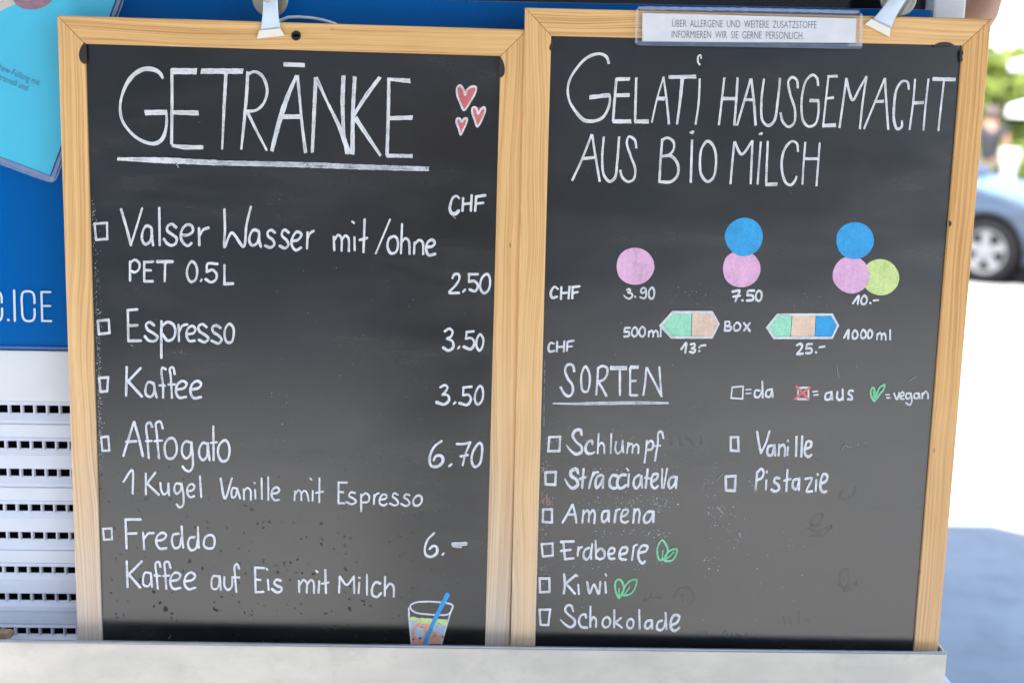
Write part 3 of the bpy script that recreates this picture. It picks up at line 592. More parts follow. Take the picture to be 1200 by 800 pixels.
writing(LP, LY, 'lettering', [(*I_, [([(236, 42), (242, 210)], 14), ([(237, 41), (323, 41)], 14), ([(241, 125), (299, 122)], 13), ([(339, 117), (345, 216)], 12), ([(345, 152), (370, 123), (399, 120)], 13), ([(421, 166), (460, 156), (474, 132), (451, 119), (421, 140), (416, 180), (436, 211), (474, 209)], 13),
    ([(545, 124), (516, 131), (508, 175), (525, 209), (551, 200), (563, 150)], 13), ([(565, 82), (568, 150), (574, 206)], 13), ([(640, 144), (611, 151), (603, 195), (621, 221), (648, 210), (659, 160)], 13), ([(660, 87), (662, 150), (665, 206)], 13), ([(725, 132), (701, 150), (696, 195), (720, 211), (749, 205), (758, 167), (748, 137), (725, 132)], 13)])])
writing(LP, LY, 'lettering', [(*J_, [([(444, 121), (406, 160), (389, 215), (396, 249), (425, 260), (459, 238), (458, 202), (437, 196), (417, 214)], [11, 12, 14, 16, 15, 11]), ([(500, 239), (492, 249)], 11)])])
writing(LP, LY, 'lettering', [(*J_, [([(556, 186), (628, 183)], 20), ([(558, 196), (600, 200)], 14)])], WORN)
writing(LP, LY, 'lettering', [(*I_, [([(243, 287), (248, 436)], 14), ([(331, 286), (255, 362)], 14), ([(256, 364), (321, 438)], 14), ([(378, 354), (351, 352), (339, 385), (343, 424), (367, 431), (384, 405), (385, 357)], 12), ([(385, 355), (391, 436)], 12), ([(440, 318), (431, 291), (413, 296), (418, 370), (425, 446)], 12), ([(406, 368), (439, 371)], 11), ([(499, 323), (487, 289), (466, 293), (468, 350), (475, 446)], 12), ([(456, 372), (491, 369)], 11),
    ([(506, 401), (545, 391), (557, 367), (531, 351), (506, 370), (498, 415), (518, 447), (557, 441)], 13), ([(589, 403), (630, 393), (644, 370), (621, 351), (591, 370), (581, 418), (605, 449), (644, 440)], 13), ([(778, 373), (751, 373), (739, 405), (745, 444), (769, 447), (785, 420), (785, 374)], 12), ([(787, 372), (791, 410), (794, 453)], 12), ([(815, 377), (816, 430), (835, 454), (857, 435), (862, 377)], 12),
    ([(901, 328), (889, 301), (876, 313), (878, 380), (885, 464)], 12), ([(869, 379), (901, 380)], 11), ([(995, 323), (998, 466)], 13), ([(996, 323), (1047, 325)], 13), ([(998, 392), (1024, 395)], 12), ([(999, 467), (1041, 464)], 13), ([(1070, 394), (1074, 453)], 12), ([(1062, 329), (1067, 335)], 10), ([(1145, 399), (1121, 393), (1106, 412), (1125, 430), (1149, 440), (1147, 461), (1121, 467), (1093, 448)], 13)]),
    (*G_, [([(237, 707), (239, 768)], 12), ([(242, 727), (262, 701), (279, 715), (280, 771)], 11), ([(282, 727), (302, 701), (317, 712), (320, 773)], 11), ([(349, 709), (345, 771)], 12), ([(332, 651), (339, 658)], 10), ([(382, 647), (386, 773)], 12), ([(362, 722), (399, 716)], 10), ([(462, 682), (458, 771)], 11), ([(463, 682), (500, 728), (540, 681)], 11), ([(540, 682), (542, 773)], 11),
    ([(570, 716), (566, 773)], 11), ([(568, 688), (572, 690)], 9), ([(612, 673), (612, 783)], 11), ([(684, 720), (661, 713), (641, 745), (643, 784), (667, 794), (689, 775)], 13), ([(712, 682), (710, 788)], 11), ([(713, 752), (738, 722), (757, 735), (760, 793)], 11)])])
# cup drawing
pen = Pen(LY); sc_ = lambda q: [(460 + x / 10, 690 + y / 10) for x, y in q]
pen.fill(sc_([(200, 330), (640, 352), (578, 640), (226, 640)]), 1, lift=0.00005)
pen.fill(sc_([(258, 425), (320, 395), (430, 408), (468, 470), (440, 640), (232, 640), (224, 480)]), 2, True, 0.00010)
pen.fill(sc_([(470, 505), (520, 465), (598, 525), (574, 640), (442, 640)]), 2, False, 0.00012)
pen.fill(sc_([(266, 470), (310, 440), (360, 460), (366, 540), (300, 577), (259, 540)]), 1, True, 0.00016)
pen.fill(sc_([(505, 445), (560, 408), (612, 440), (600, 520), (540, 542), (500, 500)]), 1, True, 0.00018)
pen.fill(sc_([(202, 338), (225, 322), (250, 318), (280, 330), (305, 346), (330, 334), (355, 332), (385, 348), (410, 340), (440, 338), (470, 362), (515, 352), (545, 344), (575, 362), (610, 354), (642, 374), (628, 430), (600, 425), (560, 402), (500, 422), (440, 398), (380, 402), (300, 398), (260, 372), (205, 362)]), 3, False, 0.00022)
for p_, w_ in scaled(*K_, [([(208, 192), (270, 156), (400, 143), (540, 150), (680, 172), (707, 192), (690, 250), (650, 292), (540, 300), (400, 291), (280, 274), (225, 240), (208, 192)], 17), ([(190, 220), (196, 350), (222, 640)], 19), ([(704, 205), (662, 330), (574, 640)], 18)]): pen.stroke(p_, w_, 0, lift=0.0003)
for p_, w_ in scaled(*K_, [([(643, 66), (560, 225), (480, 390), (420, 530), (380, 640)], [56, 48, 44, 50])]): pen.stroke(p_, w_, 4, lift=0.0004)
for x, y, r in [(322, 572, 13), (245, 585, 10), (500, 542, 9), (340, 444, 7), (545, 400, 6), (462, 476, 6), (590, 560, 9), (525, 440, 5), (598, 444, 5)]: pen.disc((460 + x / 10, 690 + y / 10), r / 10, 5, 0.0005, 0.1)
pen.build('cup_drawing', [WHITE, ICE, ORANGE, LIME, BLUE, BLACK_PAINT], LP)

# --- right board
writing(RP, RY, 'heading_lettering', [(*L_, [
    ([(568, 374), (555, 336), (520, 317), (480, 321), (430, 346), (380, 400), (342, 460), (327, 520), (336, 590), (370, 650), (422, 704), (480, 710), (530, 690), (562, 640), (574, 590), (572, 558)], [15, 17, 17, 14, 13, 14, 22, 18, 14, 12]), ([(457, 571), (570, 558)], 22),
    ([(612, 462), (600, 600), (592, 712)], 16), ([(612, 465), (688, 464)], 18), ([(603, 560), (686, 558)], 20), ([(592, 712), (695, 712)], 21), ([(728, 457), (721, 713)], 15), ([(722, 712), (798, 713)], 21),
    ([(888, 452), (850, 580), (819, 718)], 11), ([(888, 452), (905, 580), (920, 728)], [11, 14]), ([(852, 578), (892, 579)], 20), ([(920, 453), (1076, 450)], 19), ([(998, 460), (984, 600), (967, 728)], [22, 15, 13]), ([(1100, 463), (1094, 600), (1076, 729)], 13), ([(1108, 345), (1105, 323), (1092, 331), (1091, 368), (1102, 381)], [8, 10, 12])]),
    (*M_, [([(928, 184), (915, 300), (900, 429)], 12), ([(997, 184), (990, 300), (980, 431)], 13), ([(920, 292), (990, 293)], 15), ([(1065, 190), (1030, 310), (994, 431)], 13), ([(1068, 190), (1082, 310), (1091, 431)], 13), ([(1032, 298), (1076, 298)], 13)]),
    (*N_, [([(68, 190), (55, 300), (61, 408), (90, 433), (120, 410), (140, 300), (152, 187)], [11, 12, 15, 13, 11]), ([(244, 238), (239, 196), (215, 181), (195, 202), (205, 270), (229, 350), (224, 420), (195, 439), (166, 412), (154, 366)], 12), ([(350, 225), (344, 186), (322, 169), (290, 195), (269, 260), (263, 340), (273, 410), (300, 437), (334, 425), (351, 370), (352, 307)], 12), ([(307, 302), (352, 303)], 15),
    ([(404, 172), (390, 300), (376, 433)], 11), ([(402, 177), (450, 175)], 12), ([(390, 292), (430, 287)], 12), ([(374, 433), (440, 430)], 17), ([(497, 187), (480, 310), (461, 444)], 12), ([(497, 187), (510, 250), (530, 300), (565, 240), (602, 177)], 13), ([(602, 177), (582, 310), (567, 449)], 12), ([(697, 187), (650, 300), (589, 449)], 12), ([(698, 187), (705, 310), (715, 453)], 12), ([(643, 308), (690, 306)], 13),
    ([(822, 245), (815, 206), (791, 201), (760, 240), (746, 320), (746, 410), (763, 451), (785, 438), (786, 407)], [11, 12, 13, 15, 10]), ([(855, 191), (845, 310), (826, 454)], 11), ([(925, 190), (910, 320), (898, 457)], 11), ([(845, 315), (898, 313)], 15), ([(948, 190), (1063, 193)], 17), ([(1005, 202), (990, 330), (976, 459)], 11)])])
writing(RP, RY, 'heading_lettering', [(*M_, [([(237, 479), (190, 600), (136, 718)], 13), ([(240, 481), (258, 600), (279, 723)], 12), ([(192, 605), (250, 598)], 14), ([(300, 491), (292, 600), (301, 690), (330, 723), (357, 705), (370, 620), (380, 491)], [11, 12, 16, 13, 12]), ([(470, 549), (461, 506), (431, 490), (420, 520), (440, 590), (464, 660), (454, 713), (425, 724), (396, 700), (386, 664)], 12),
    ([(605, 502), (596, 610), (590, 728)], 13), ([(602, 510), (630, 496), (662, 515), (664, 555), (640, 585), (602, 592)], 12), ([(602, 592), (650, 591), (684, 630), (684, 690), (650, 724), (592, 725)], 14), ([(760, 507), (753, 728)], 13), ([(749, 470), (768, 463), (761, 476)], 10), ([(840, 513), (811, 550), (801, 620), (809, 690), (840, 724), (869, 705), (884, 640), (879, 560), (858, 522), (840, 513)], 13),
    ([(980, 517), (970, 620), (960, 736)], 12), ([(982, 517), (1018, 581), (1075, 511)], 13), ([(1075, 512), (1070, 620), (1065, 736)], 12), ([(1118, 517), (1110, 620), (1101, 738)], 11), ([(1109, 478), (1125, 471), (1121, 480)], 9)]),
    (*N_, [([(88, 514), (83, 620), (79, 738)], 12), ([(79, 739), (136, 737)], 16), ([(245, 568), (239, 526), (215, 514), (181, 545), (161, 610), (166, 690), (186, 734), (208, 741), (229, 720), (238, 696)], [11, 12, 13, 15, 10]), ([(283, 519), (275, 620), (268, 738)], 11), ([(358, 522), (350, 630), (341, 746)], 11), ([(282, 605), (350, 605)], 13)])])
def scoops(name, discs, mats):
    pen = Pen(RY)
    for k, (x, y, r, mi) in enumerate(discs): pen.disc((x, y), r, mi, 0.0001 * k, 0.02)
    for x, y, r, mi in discs:
        for _ in range(5):
            a, q, ln = random.uniform(0, 6.28), r * random.uniform(0.05, 0.7), random.uniform(2, 7); cx_, cy_ = x + q * math.cos(a), y + q * math.sin(a)
            pen.stroke([(cx_, cy_ - ln / 2), (cx_ + random.uniform(-1, 1), cy_), (cx_ + random.uniform(-1.5, 1.5), cy_ + ln / 2)], 0.8, len(mats), lift=0.0006)
    return pen.build(name, list(mats) + [GHOST], RP)
def marks(pen_obj): return pen_obj
scoops('scoop_drawing', [(744.3, 312, 22.1, 0)], [PINK])
scoops('scoop_drawing', [(868.8, 315, 22.0, 0), (871.9, 277.7, 22.2, 1)], [PINK, BLUE])
scoops('scoop_drawing', [(1031.9, 324.8, 21.5, 2), (997.5, 322, 21.6, 0), (1001.7, 282, 22.0, 1)], [PINK, BLUE, LIME])
writing(RP, RY, 'lettering', [(*O_, [([(99, 408), (82, 397), (64, 425), (71, 450), (94, 445)], [9, 10, 14, 11]), ([(115, 399), (113, 456)], 11), ([(155, 396), (150, 453)], 11), ([(115, 428), (152, 425)], 10), ([(170, 399), (168, 453)], 11), ([(170, 399), (202, 395)], 11), ([(170, 426), (194, 423)], 10)])])
writing(RP, RY, 'lettering', [(725, 330, 20.0, [([(195, 195), (240, 172), (275, 205), (225, 255)], 46), ([(228, 258), (300, 275), (322, 330), (255, 398), (180, 375), (115, 312)], [46, 52, 48, 46, 40, 20]), ([(385, 345), (392, 362)], 44), ([(640, 205), (618, 155), (570, 145), (520, 195), (530, 250), (580, 262), (632, 215)], 44), ([(640, 185), (646, 300), (618, 380), (570, 392), (502, 358)], [44, 46, 46, 46, 34]), ([(775, 140), (715, 210), (705, 310), (735, 388), (790, 395), (830, 320), (832, 210), (800, 148), (775, 140)], 46)])])
writing(RP, RY, 'lettering', [(*O_, [([(946, 421), (980, 416), (970, 440), (959, 468)], 11), ([(949, 445), (981, 440)], 10), ([(993, 462), (994, 463)], 11), ([(1049, 416), (1020, 418), (1018, 437)], 11), ([(1018, 438), (1042, 440), (1045, 459), (1016, 464)], 11), ([(1072, 416), (1059, 435), (1061, 460), (1075, 466), (1086, 450), (1084, 423), (1072, 416)], 10)])])
writing(RP, RY, 'lettering', [(*P_, [([(671, 486), (700, 449), (695, 488)], 11), ([(728, 447), (714, 465), (716, 488), (732, 488), (741, 465), (728, 447)], 10), ([(757, 484), (758, 485)], 10), ([(774, 472), (797, 470)], 9)])])
writing(RP, RY, 'lettering', [(*O_, [([(447, 596), (424, 598), (422, 615)], 10), ([(422, 615), (442, 616), (444, 634), (421, 638)], 10), ([(472, 593), (460, 605), (457, 625), (468, 638), (482, 629), (483, 605), (472, 593)], 9), ([(508, 591), (495, 605), (495, 629), (508, 639), (520, 625), (519, 600), (508, 591)], 9), ([(540, 613), (538, 639)], 9), ([(540, 622), (552, 609), (560, 618), (560, 639)], 9), ([(562, 622), (573, 609), (582, 618), (583, 639)], 9), ([(598, 592), (596, 637)], 9)])])
writing(RP, RY, 'lettering', [(*O_, [([(697, 699), (720, 670), (716, 716)], 11), ([(743, 676), (760, 673), (761, 687), (748, 695)], 10), ([(748, 695), (765, 703), (757, 716), (739, 712)], 10), ([(784, 690), (785, 691)], 9), ([(784, 708), (785, 709)], 9), ([(792, 682), (813, 680)], 9)])])
def carton(t, outline, fills, mats):
    pen = Pen(RY)
    for k, (q, mi) in enumerate(fills): pen.fill([(t[0] + x / t[2], t[1] + y / t[2]) for x, y in q], mi, False, 0.00005 * (k + 1))
    for i in range(len(outline)):
        for p_, w_ in scaled(*t, [([outline[i], outline[(i + 1) % len(outline)]], 10)]): pen.stroke(p_, w_, 0)
    pen.build('box_drawing', mats, RP)
carton(O_, [(595, 585), (655, 520), (845, 520), (878, 578), (846, 643), (650, 643)], [([(600, 585), (655, 524), (747, 524), (744, 639), (650, 639)], 1), ([(750, 524), (844, 524), (874, 578), (845, 639), (747, 639)], 2)], [WHITE, MINT, PEACH])
carton(P_, [(248, 605), (300, 541), (568, 541), (598, 595), (569, 656), (282, 656)], [([(254, 605), (300, 545), (370, 545), (362, 652), (284, 652)], 1), ([(373, 545), (488, 545), (482, 652), (365, 652)], 2), ([(491, 545), (566, 545), (594, 595), (567, 652), (485, 652)], 3)], [WHITE, MINT, PEACH, BLUE])
writing(RP, RY, 'lettering', [(*O_, [([(910, 567), (908, 607)], 10), ([(910, 568), (929, 566), (929, 582), (912, 587)], 9), ([(912, 588), (937, 591), (934, 607), (908, 609)], 10), ([(965, 571), (951, 590), (956, 608), (974, 607), (984, 590), (974, 572), (965, 571)], 9), ([(1001, 573), (1029, 611)], 10), ([(1029, 573), (1001, 609)], 10)])])
writing(RP, RY, 'lettering', [(*P_, [([(628, 655), (650, 617), (648, 660)], 11), ([(680, 619), (669, 640), (675, 660), (691, 654), (694, 631), (680, 619)], 10), ([(722, 616), (711, 638), (717, 658), (731, 654), (736, 631), (722, 616)], 10), ([(755, 616), (745, 635), (749, 658), (763, 651), (767, 629), (755, 616)], 10), ([(792, 636), (790, 664)], 9), ([(792, 643), (805, 631), (812, 641), (812, 664)], 9), ([(814, 644), (825, 633), (832, 643), (833, 665)], 9), ([(855, 617), (855, 664)], 9)])])
writing(RP, RY, 'lettering', [(*P_, [([(396, 692), (412, 684), (421, 695), (412, 715), (396, 735), (424, 733)], 11), ([(469, 686), (445, 688), (442, 707)], 10), ([(442, 708), (465, 709), (467, 727), (441, 731)], 11), ([(489, 727), (490, 728)], 10), ([(507, 702), (531, 698)], 9)])])
writing(RP, RY, 'lettering', [(*O_, [([(80, 673), (63, 669), (52, 692), (59, 711), (81, 707)], [8, 10, 12, 10]), ([(95, 663), (93, 711)], 10), ([(130, 661), (127, 711)], 10), ([(95, 690), (128, 686)], 9), ([(145, 663), (142, 707)], 10), ([(146, 663), (174, 658)], 10), ([(145, 688), (167, 685)], 9)])])
writing(RP, RY, 'heading_lettering', [(*Q_, [([(265, 177), (255, 139), (227, 136), (211, 165), (226, 215), (254, 255), (254, 300), (232, 321), (206, 305), (184, 266)], 14), ([(330, 146), (309, 185), (306, 245), (316, 289), (339, 294), (355, 245), (351, 180), (330, 146)], 13), ([(404, 153), (400, 230), (393, 313)], 13), ([(403, 157), (430, 143), (457, 156), (455, 198), (432, 226), (402, 234)], 13), ([(406, 238), (430, 275), (454, 320)], 13),
    ([(478, 155), (570, 155)], 21), ([(532, 165), (532, 316)], 14), ([(592, 152), (592, 314)], 13), ([(593, 150), (640, 150)], 18), ([(594, 232), (627, 230)], 12), ([(594, 315), (637, 315)], 12), ([(687, 152), (680, 240), (669, 316)], 12), ([(689, 152), (733, 235), (777, 323)], 12), ([(763, 147), (769, 230), (775, 318)], 12)])])
writing(RP, RY, 'underline', [(*Q_, [([(140, 362), (270, 364), (400, 362), (600, 359), (816, 360)], [9, 13, 18, 20, 20, 12])])], WORN)
checkbox(RP, RY, R_, [(80, 149), (137, 144), (134, 209), (74, 205)], 8)
writing(RP, RY, 'lettering', [(*R_, [([(153, 162), (177, 160)], 7), ([(153, 182), (177, 180)], 7), ([(223, 166), (201, 166), (199, 198), (218, 200), (234, 172)], 10), ([(237, 119), (239, 203)], 10), ([(284, 161), (261, 166), (256, 193), (273, 200), (287, 168)], 10), ([(287, 158), (291, 200)], 10)])])
pen = Pen(RY)
for p_, w_ in scaled(*R_, [([(424, 153), (477, 151)], 10), ([(477, 151), (477, 211)], 9), ([(477, 211), (422, 211)], 10), ([(422, 211), (424, 153)], 9)]): pen.stroke(p_, w_, 0, lift=0.0003)
for p_, w_ in scaled(*R_, [([(416, 146), (447, 178), (477, 211)], 12), ([(484, 151), (447, 178), (406, 209)], 12)]): pen.stroke(p_, w_, 1)
pen.build('checkbox', [WHITE, RED], RP)['label'] = 'small checkbox crossed out in red'
writing(RP, RY, 'lettering', [(*R_, [([(501, 172), (524, 170)], 7), ([(506, 190), (527, 188)], 7), ([(590, 175), (569, 182), (566, 211), (586, 212), (598, 180)], 11), ([(597, 172), (601, 214)], 11), ([(628, 173), (626, 204), (640, 216), (654, 200), (655, 162)], 11), ([(655, 160), (657, 214)], 10), ([(708, 168), (691, 166), (686, 182), (702, 195), (704, 211), (683, 211)], 11)])])
def leaves(t, outs, lines, w_, fillit=False):
    pen = Pen(RY)
    for q in outs:
        P2 = [(t[0] + x / t[2], t[1] + y / t[2]) for x, y in q]
        if fillit: pen.fill(P2, 1, True, 0.0001)
        pen.stroke(P2 + [P2[0]], w_ / t[2])
    for q in lines: pen.stroke([(t[0] + x / t[2], t[1] + y / t[2]) for x, y in q], w_ * 0.7 / t[2])
    pen.build('leaf_drawing', [GREEN, MINT], RP)
leaves(R_, [[(822, 220), (804, 195), (803, 160), (813, 151), (824, 172), (825, 203)], [(832, 208), (838, 170), (852, 147), (872, 137), (869, 160), (852, 180)]], [[(824, 222), (834, 205)], [(814, 170), (818, 200)]], 11)
writing(RP, RY, 'lettering', [(*R_, [([(881, 188), (897, 188)], 7), ([(886, 204), (901, 204)], 7), ([(923, 181), (938, 213), (949, 176)], 9), ([(957, 197), (974, 190), (969, 173), (956, 185), (956, 207), (974, 211)], 9), ([(1008, 181), (989, 182), (986, 204), (1001, 209), (1011, 184)], 9), ([(1012, 181), (1015, 225), (1005, 241), (986, 231)], 9), ([(1048, 181), (1031, 182), (1029, 204), (1044, 207), (1052, 182)], 9), ([(1053, 180), (1057, 207)], 9), ([(1070, 181), (1070, 207)], 9), ([(1072, 189), (1088, 171), (1099, 185), (1100, 207)], 9)])])
checkbox(RP, RY, R_, [(72, 410), (111, 408), (113, 480), (73, 478)], 12)
writing(RP, RY, 'lettering', [(*R_, [([(210, 380), (219, 440), (230, 491)], 12), ([(274, 378), (255, 440), (230, 491)], 12), ([(290, 451), (269, 457), (265, 498), (284, 503), (299, 457)], 13), ([(301, 449), (304, 504)], 12), ([(325, 447), (322, 504)], 12), ([(325, 464), (344, 447), (354, 460), (354, 506)], 12), ([(370, 460), (368, 502)], 11), ([(370, 424), (371, 430)], 9), ([(415, 406), (412, 507)], 12), ([(445, 404), (440, 509)], 12), ([(461, 471), (490, 456), (489, 432), (471, 432), (459, 465), (461, 499), (479, 511), (491, 500)], 13)])])
checkbox(RP, RY, R_, [(46, 614), (97, 610), (94, 687), (48, 685)], 13)
writing(RP, RY, 'lettering', [(*R_, [([(210, 590), (202, 680)], 12), ([(208, 596), (231, 573), (244, 590), (235, 619), (209, 632)], 12), ([(258, 632), (255, 681)], 11), ([(260, 585), (261, 592)], 10), ([(325, 622), (306, 619), (299, 640), (319, 656), (324, 679), (301, 691), (285, 681)], 13), ([(368, 579), (362, 689)], 12), ([(351, 635), (384, 626)], 11), ([(425, 626), (401, 631), (396, 668), (413, 679), (427, 640)], 13), ([(429, 622), (428, 684)], 12),
    ([(463, 625), (494, 622), (468, 690), (494, 690)], 12), ([(518, 632), (515, 689)], 11), ([(525, 599), (526, 605)], 10), ([(541, 651), (569, 636), (574, 607), (556, 601), (541, 640), (541, 679), (557, 696), (569, 690)], 13)])])
checkbox(RP, RY, Q_, [(119, 560), (182, 557), (178, 641), (112, 641)], 13)
writing(RP, RY, 'lettering', [(*Q_, [([(308, 546), (300, 517), (272, 521), (256, 550), (275, 585), (307, 615), (307, 645), (276, 659), (246, 640), (219, 607)], [13, 20, 17, 14, 15, 19, 16, 7]), ([(371, 600), (369, 580), (347, 586), (330, 625), (341, 653), (368, 655), (384, 646)], [12, 14, 16, 18, 8]), ([(408, 540), (402, 653)], 11), ([(404, 617), (425, 592), (438, 606), (441, 653)], 11), ([(482, 541), (478, 653)], 11),
    ([(510, 586), (505, 630), (518, 656), (540, 638), (548, 582)], 11), ([(548, 580), (552, 648)], 10), ([(582, 591), (573, 653)], 11), ([(578, 621), (595, 597), (607, 606), (605, 651)], 11), ([(608, 621), (628, 601), (640, 612), (640, 653)], 11), ([(690, 581), (685, 640), (676, 708)], 12), ([(688, 603), (714, 580), (727, 595), (718, 630), (692, 634)], 13), ([(787, 565), (775, 527), (759, 532), (754, 600), (745, 650), (738, 698)], 12), ([(732, 612), (769, 609)], 10)])])
checkbox(RP, RY, S_, [(196, 66), (257, 63), (253, 138), (197, 136)], 14)
writing(RP, RY, 'lettering', [(*S_, [([(387, 70), (377, 47), (347, 57), (346, 85), (379, 110), (384, 140), (355, 159), (331, 140), (309, 103)], [14, 22, 20, 18, 20, 16, 7]), ([(420, 46), (415, 100), (411, 156)], 14), ([(397, 104), (430, 94)], 13), ([(478, 66), (463, 110), (451, 158)], 14), ([(474, 88), (490, 66), (503, 64)], 12), ([(524, 81), (501, 91), (489, 130), (496, 157), (514, 140), (534, 96)], 15), ([(535, 86), (532, 156)], 13),
    ([(614, 86), (591, 82), (573, 110), (576, 148), (600, 159), (622, 148)], 16), ([(664, 80), (645, 80), (624, 97), (616, 130), (626, 157), (650, 155), (667, 141)], 16), ([(685, 76), (680, 148)], 12), ([(673, 43), (682, 55)], 9), ([(744, 81), (719, 101), (713, 140), (728, 160), (749, 136), (757, 87)], 14), ([(758, 86), (762, 154)], 13), ([(795, 47), (783, 156)], 14), ([(779, 98), (807, 101)], 11), ([(822, 120), (849, 101), (854, 77), (832, 76), (816, 110), (821, 148), (839, 159), (854, 146)], 14), ([(880, 46), (878, 158)], 11), ([(909, 43), (889, 158)], 11), ([(957, 91), (931, 96), (916, 130), (925, 158), (949, 140), (964, 97)], 14), ([(966, 92), (960, 158)], 13)])])
checkbox(RP, RY, S_, [(182, 283), (234, 281), (234, 359), (180, 355)], 13)
writing(RP, RY, 'lettering', [(*S_, [([(354, 254), (325, 310), (297, 358)], 15), ([(356, 254), (370, 310), (377, 360)], 12), ([(327, 312), (366, 312)], 13), ([(419, 287), (412, 360)], 12), ([(418, 312), (440, 287), (451, 300), (449, 356)], 12), ([(452, 314), (475, 287), (485, 305), (482, 363)], 13), ([(559, 291), (536, 296), (526, 330), (535, 356), (557, 340), (565, 297)], 14), ([(568, 290), (568, 354)], 12), ([(609, 287), (601, 358)], 13), ([(605, 312), (619, 284), (631, 281)], 12), ([(642, 325), (671, 311), (679, 287), (656, 284), (641, 315), (641, 349), (665, 360), (679, 351)], 13),
    ([(718, 280), (710, 360)], 13), ([(716, 307), (735, 280), (747, 295), (742, 360)], 12), ([(824, 296), (796, 297), (773, 330), (780, 360), (807, 350), (829, 302)], 14), ([(831, 295), (828, 356)], 13)])])
checkbox(RP, RY, S_, [(173, 486), (237, 481), (239, 551), (181, 558)], 12)
writing(RP, RY, 'lettering', [(*S_, [([(301, 471), (305, 520), (311, 573)], 13), ([(288, 472), (360, 469)], 14), ([(287, 525), (343, 518)], 13), ([(311, 573), (360, 568)], 13), ([(388, 502), (385, 553)], 12), ([(388, 527), (400, 507), (409, 502)], 11), ([(451, 507), (427, 521), (420, 558), (435, 576), (457, 555), (466, 510)], 13), ([(470, 484), (464, 540), (464, 572)], 12), ([(490, 464), (493, 569)], 12), ([(495, 532), (519, 511), (541, 530), (539, 563), (511, 573), (496, 564)], 13),
    ([(567, 546), (598, 535), (599, 512), (577, 509), (563, 545), (576, 571), (599, 570)], 13), ([(634, 546), (671, 535), (674, 507), (647, 506), (630, 540), (637, 571), (667, 576)], 14), ([(714, 497), (703, 578)], 12), ([(710, 522), (721, 492), (732, 489)], 11), ([(747, 536), (784, 526), (794, 500), (767, 493), (741, 530), (746, 579), (765, 598), (779, 586)], 14)])])
leaves(S_, [[(865, 578), (852, 545), (854, 500), (880, 462), (903, 490), (913, 520), (892, 570)], [(892, 580), (907, 540), (940, 517), (966, 517), (960, 550), (938, 580)]], [[(880, 575), (885, 520)], [(902, 575), (948, 532)]], 11)
checkbox(RP, RY, S_, [(162, 686), (219, 686), (220, 763), (164, 767)], 13)
writing(RP, RY, 'lettering', [(*S_, [([(305, 662), (310, 720), (304, 773)], 14), ([(374, 666), (315, 716)], 14), ([(316, 716), (369, 776)], 12), ([(388, 722), (392, 778)], 11), ([(384, 670), (379, 674)], 9), ([(440, 707), (456, 773), (480, 722), (508, 776), (517, 707)], 13), ([(546, 707), (550, 770)], 12), ([(548, 661), (552, 672)], 9)])])
leaves(S_, [[(628, 800), (607, 760), (609, 702), (630, 692), (649, 715), (654, 745), (640, 782)], [(650, 783), (662, 735), (690, 702), (728, 694), (723, 735), (699, 773)]], [[(628, 795), (626, 742)], [(660, 778), (690, 735)]], 11)
checkbox(RP, RY, T_, [(161, 469), (224, 468), (212, 559), (167, 557)], 12)
writing(RP, RY, 'lettering', [(*T_, [([(359, 478), (345, 444), (320, 447), (312, 475), (340, 505), (367, 530), (364, 558), (341, 571), (312, 555), (284, 527)], [11, 15, 14, 13, 14, 17, 14, 7]), ([(434, 515), (429, 497), (406, 502), (392, 535), (406, 569), (439, 574)], 13), ([(460, 452), (458, 570)], 12), ([(460, 537), (478, 512), (491, 525), (492, 570)], 12), ([(558, 512), (536, 526), (531, 558), (548, 573), (571, 560), (574, 527), (558, 512)], 12), ([(600, 472), (598, 573)], 12), ([(639, 517), (606, 545)], 12), ([(607, 546), (644, 574)], 11), ([(695, 522), (676, 540), (676, 569), (695, 579), (711, 560), (709, 532), (695, 522)], 12),
    ([(745, 470), (748, 580)], 12), ([(811, 530), (789, 537), (779, 570), (795, 580), (814, 560), (819, 532)], 13), ([(820, 530), (822, 580)], 12), ([(879, 532), (856, 542), (850, 580), (870, 589), (891, 570), (898, 535)], 13), ([(899, 487), (905, 583)], 12), ([(932, 561), (969, 541), (979, 507), (951, 500), (931, 535), (931, 574), (950, 593), (979, 575)], 15)])])
# wiped writing that still shows through
ghost = Pen(RY)
for p_, w_ in scaled(*U_, [([(440, 220), (450, 185), (495, 168), (480, 215), (445, 225)], 9), ([(425, 235), (470, 250), (540, 225), (500, 265), (440, 270)], 8), ([(575, 480), (585, 440), (610, 425), (625, 460), (600, 520), (575, 495)], 9), ([(600, 520), (640, 495), (660, 488), (640, 515), (600, 530)], 8),
    ([(590, 60), (575, 85), (600, 100), (640, 75), (650, 45)], 10), ([(290, 660), (290, 680)], 6), ([(310, 650), (320, 685)], 6), ([(340, 650), (345, 685)], 7), ([(385, 620), (385, 685)], 6), ([(410, 660), (430, 668)], 6), ([(20, 750), (40, 715), (55, 750)], 7), ([(70, 725), (72, 755)], 6), ([(95, 730), (120, 750)], 6), ([(140, 725), (140, 750)], 6), ([(180, 715), (180, 750)], 6), ]): ghost.stroke(p_, w_ * 1.5)
for p_, w_ in scaled(*T_, [([(780, 380), (770, 420), (800, 410), (820, 370)], 10), ([(830, 400), (880, 405)], 9), ([(950, 400), (980, 350), (1040, 345), (1065, 400), (1040, 440)], 10), ([(1000, 380), (1000, 420)], 8), ([(1030, 375), (1030, 420)], 8), ([(1075, 605), (1140, 600), (1135, 630)], 8)]): ghost.stroke(p_, w_ * 1.5)
for p_, w_ in scaled(*Q_, [([(830, 560), (835, 605)], 12), ([(880, 555), (890, 605)], 12), ([(920, 560), (960, 600)], 14), ([(1000, 560), (1010, 600)], 12)]): ghost.stroke(p_, w_ * 1.5)
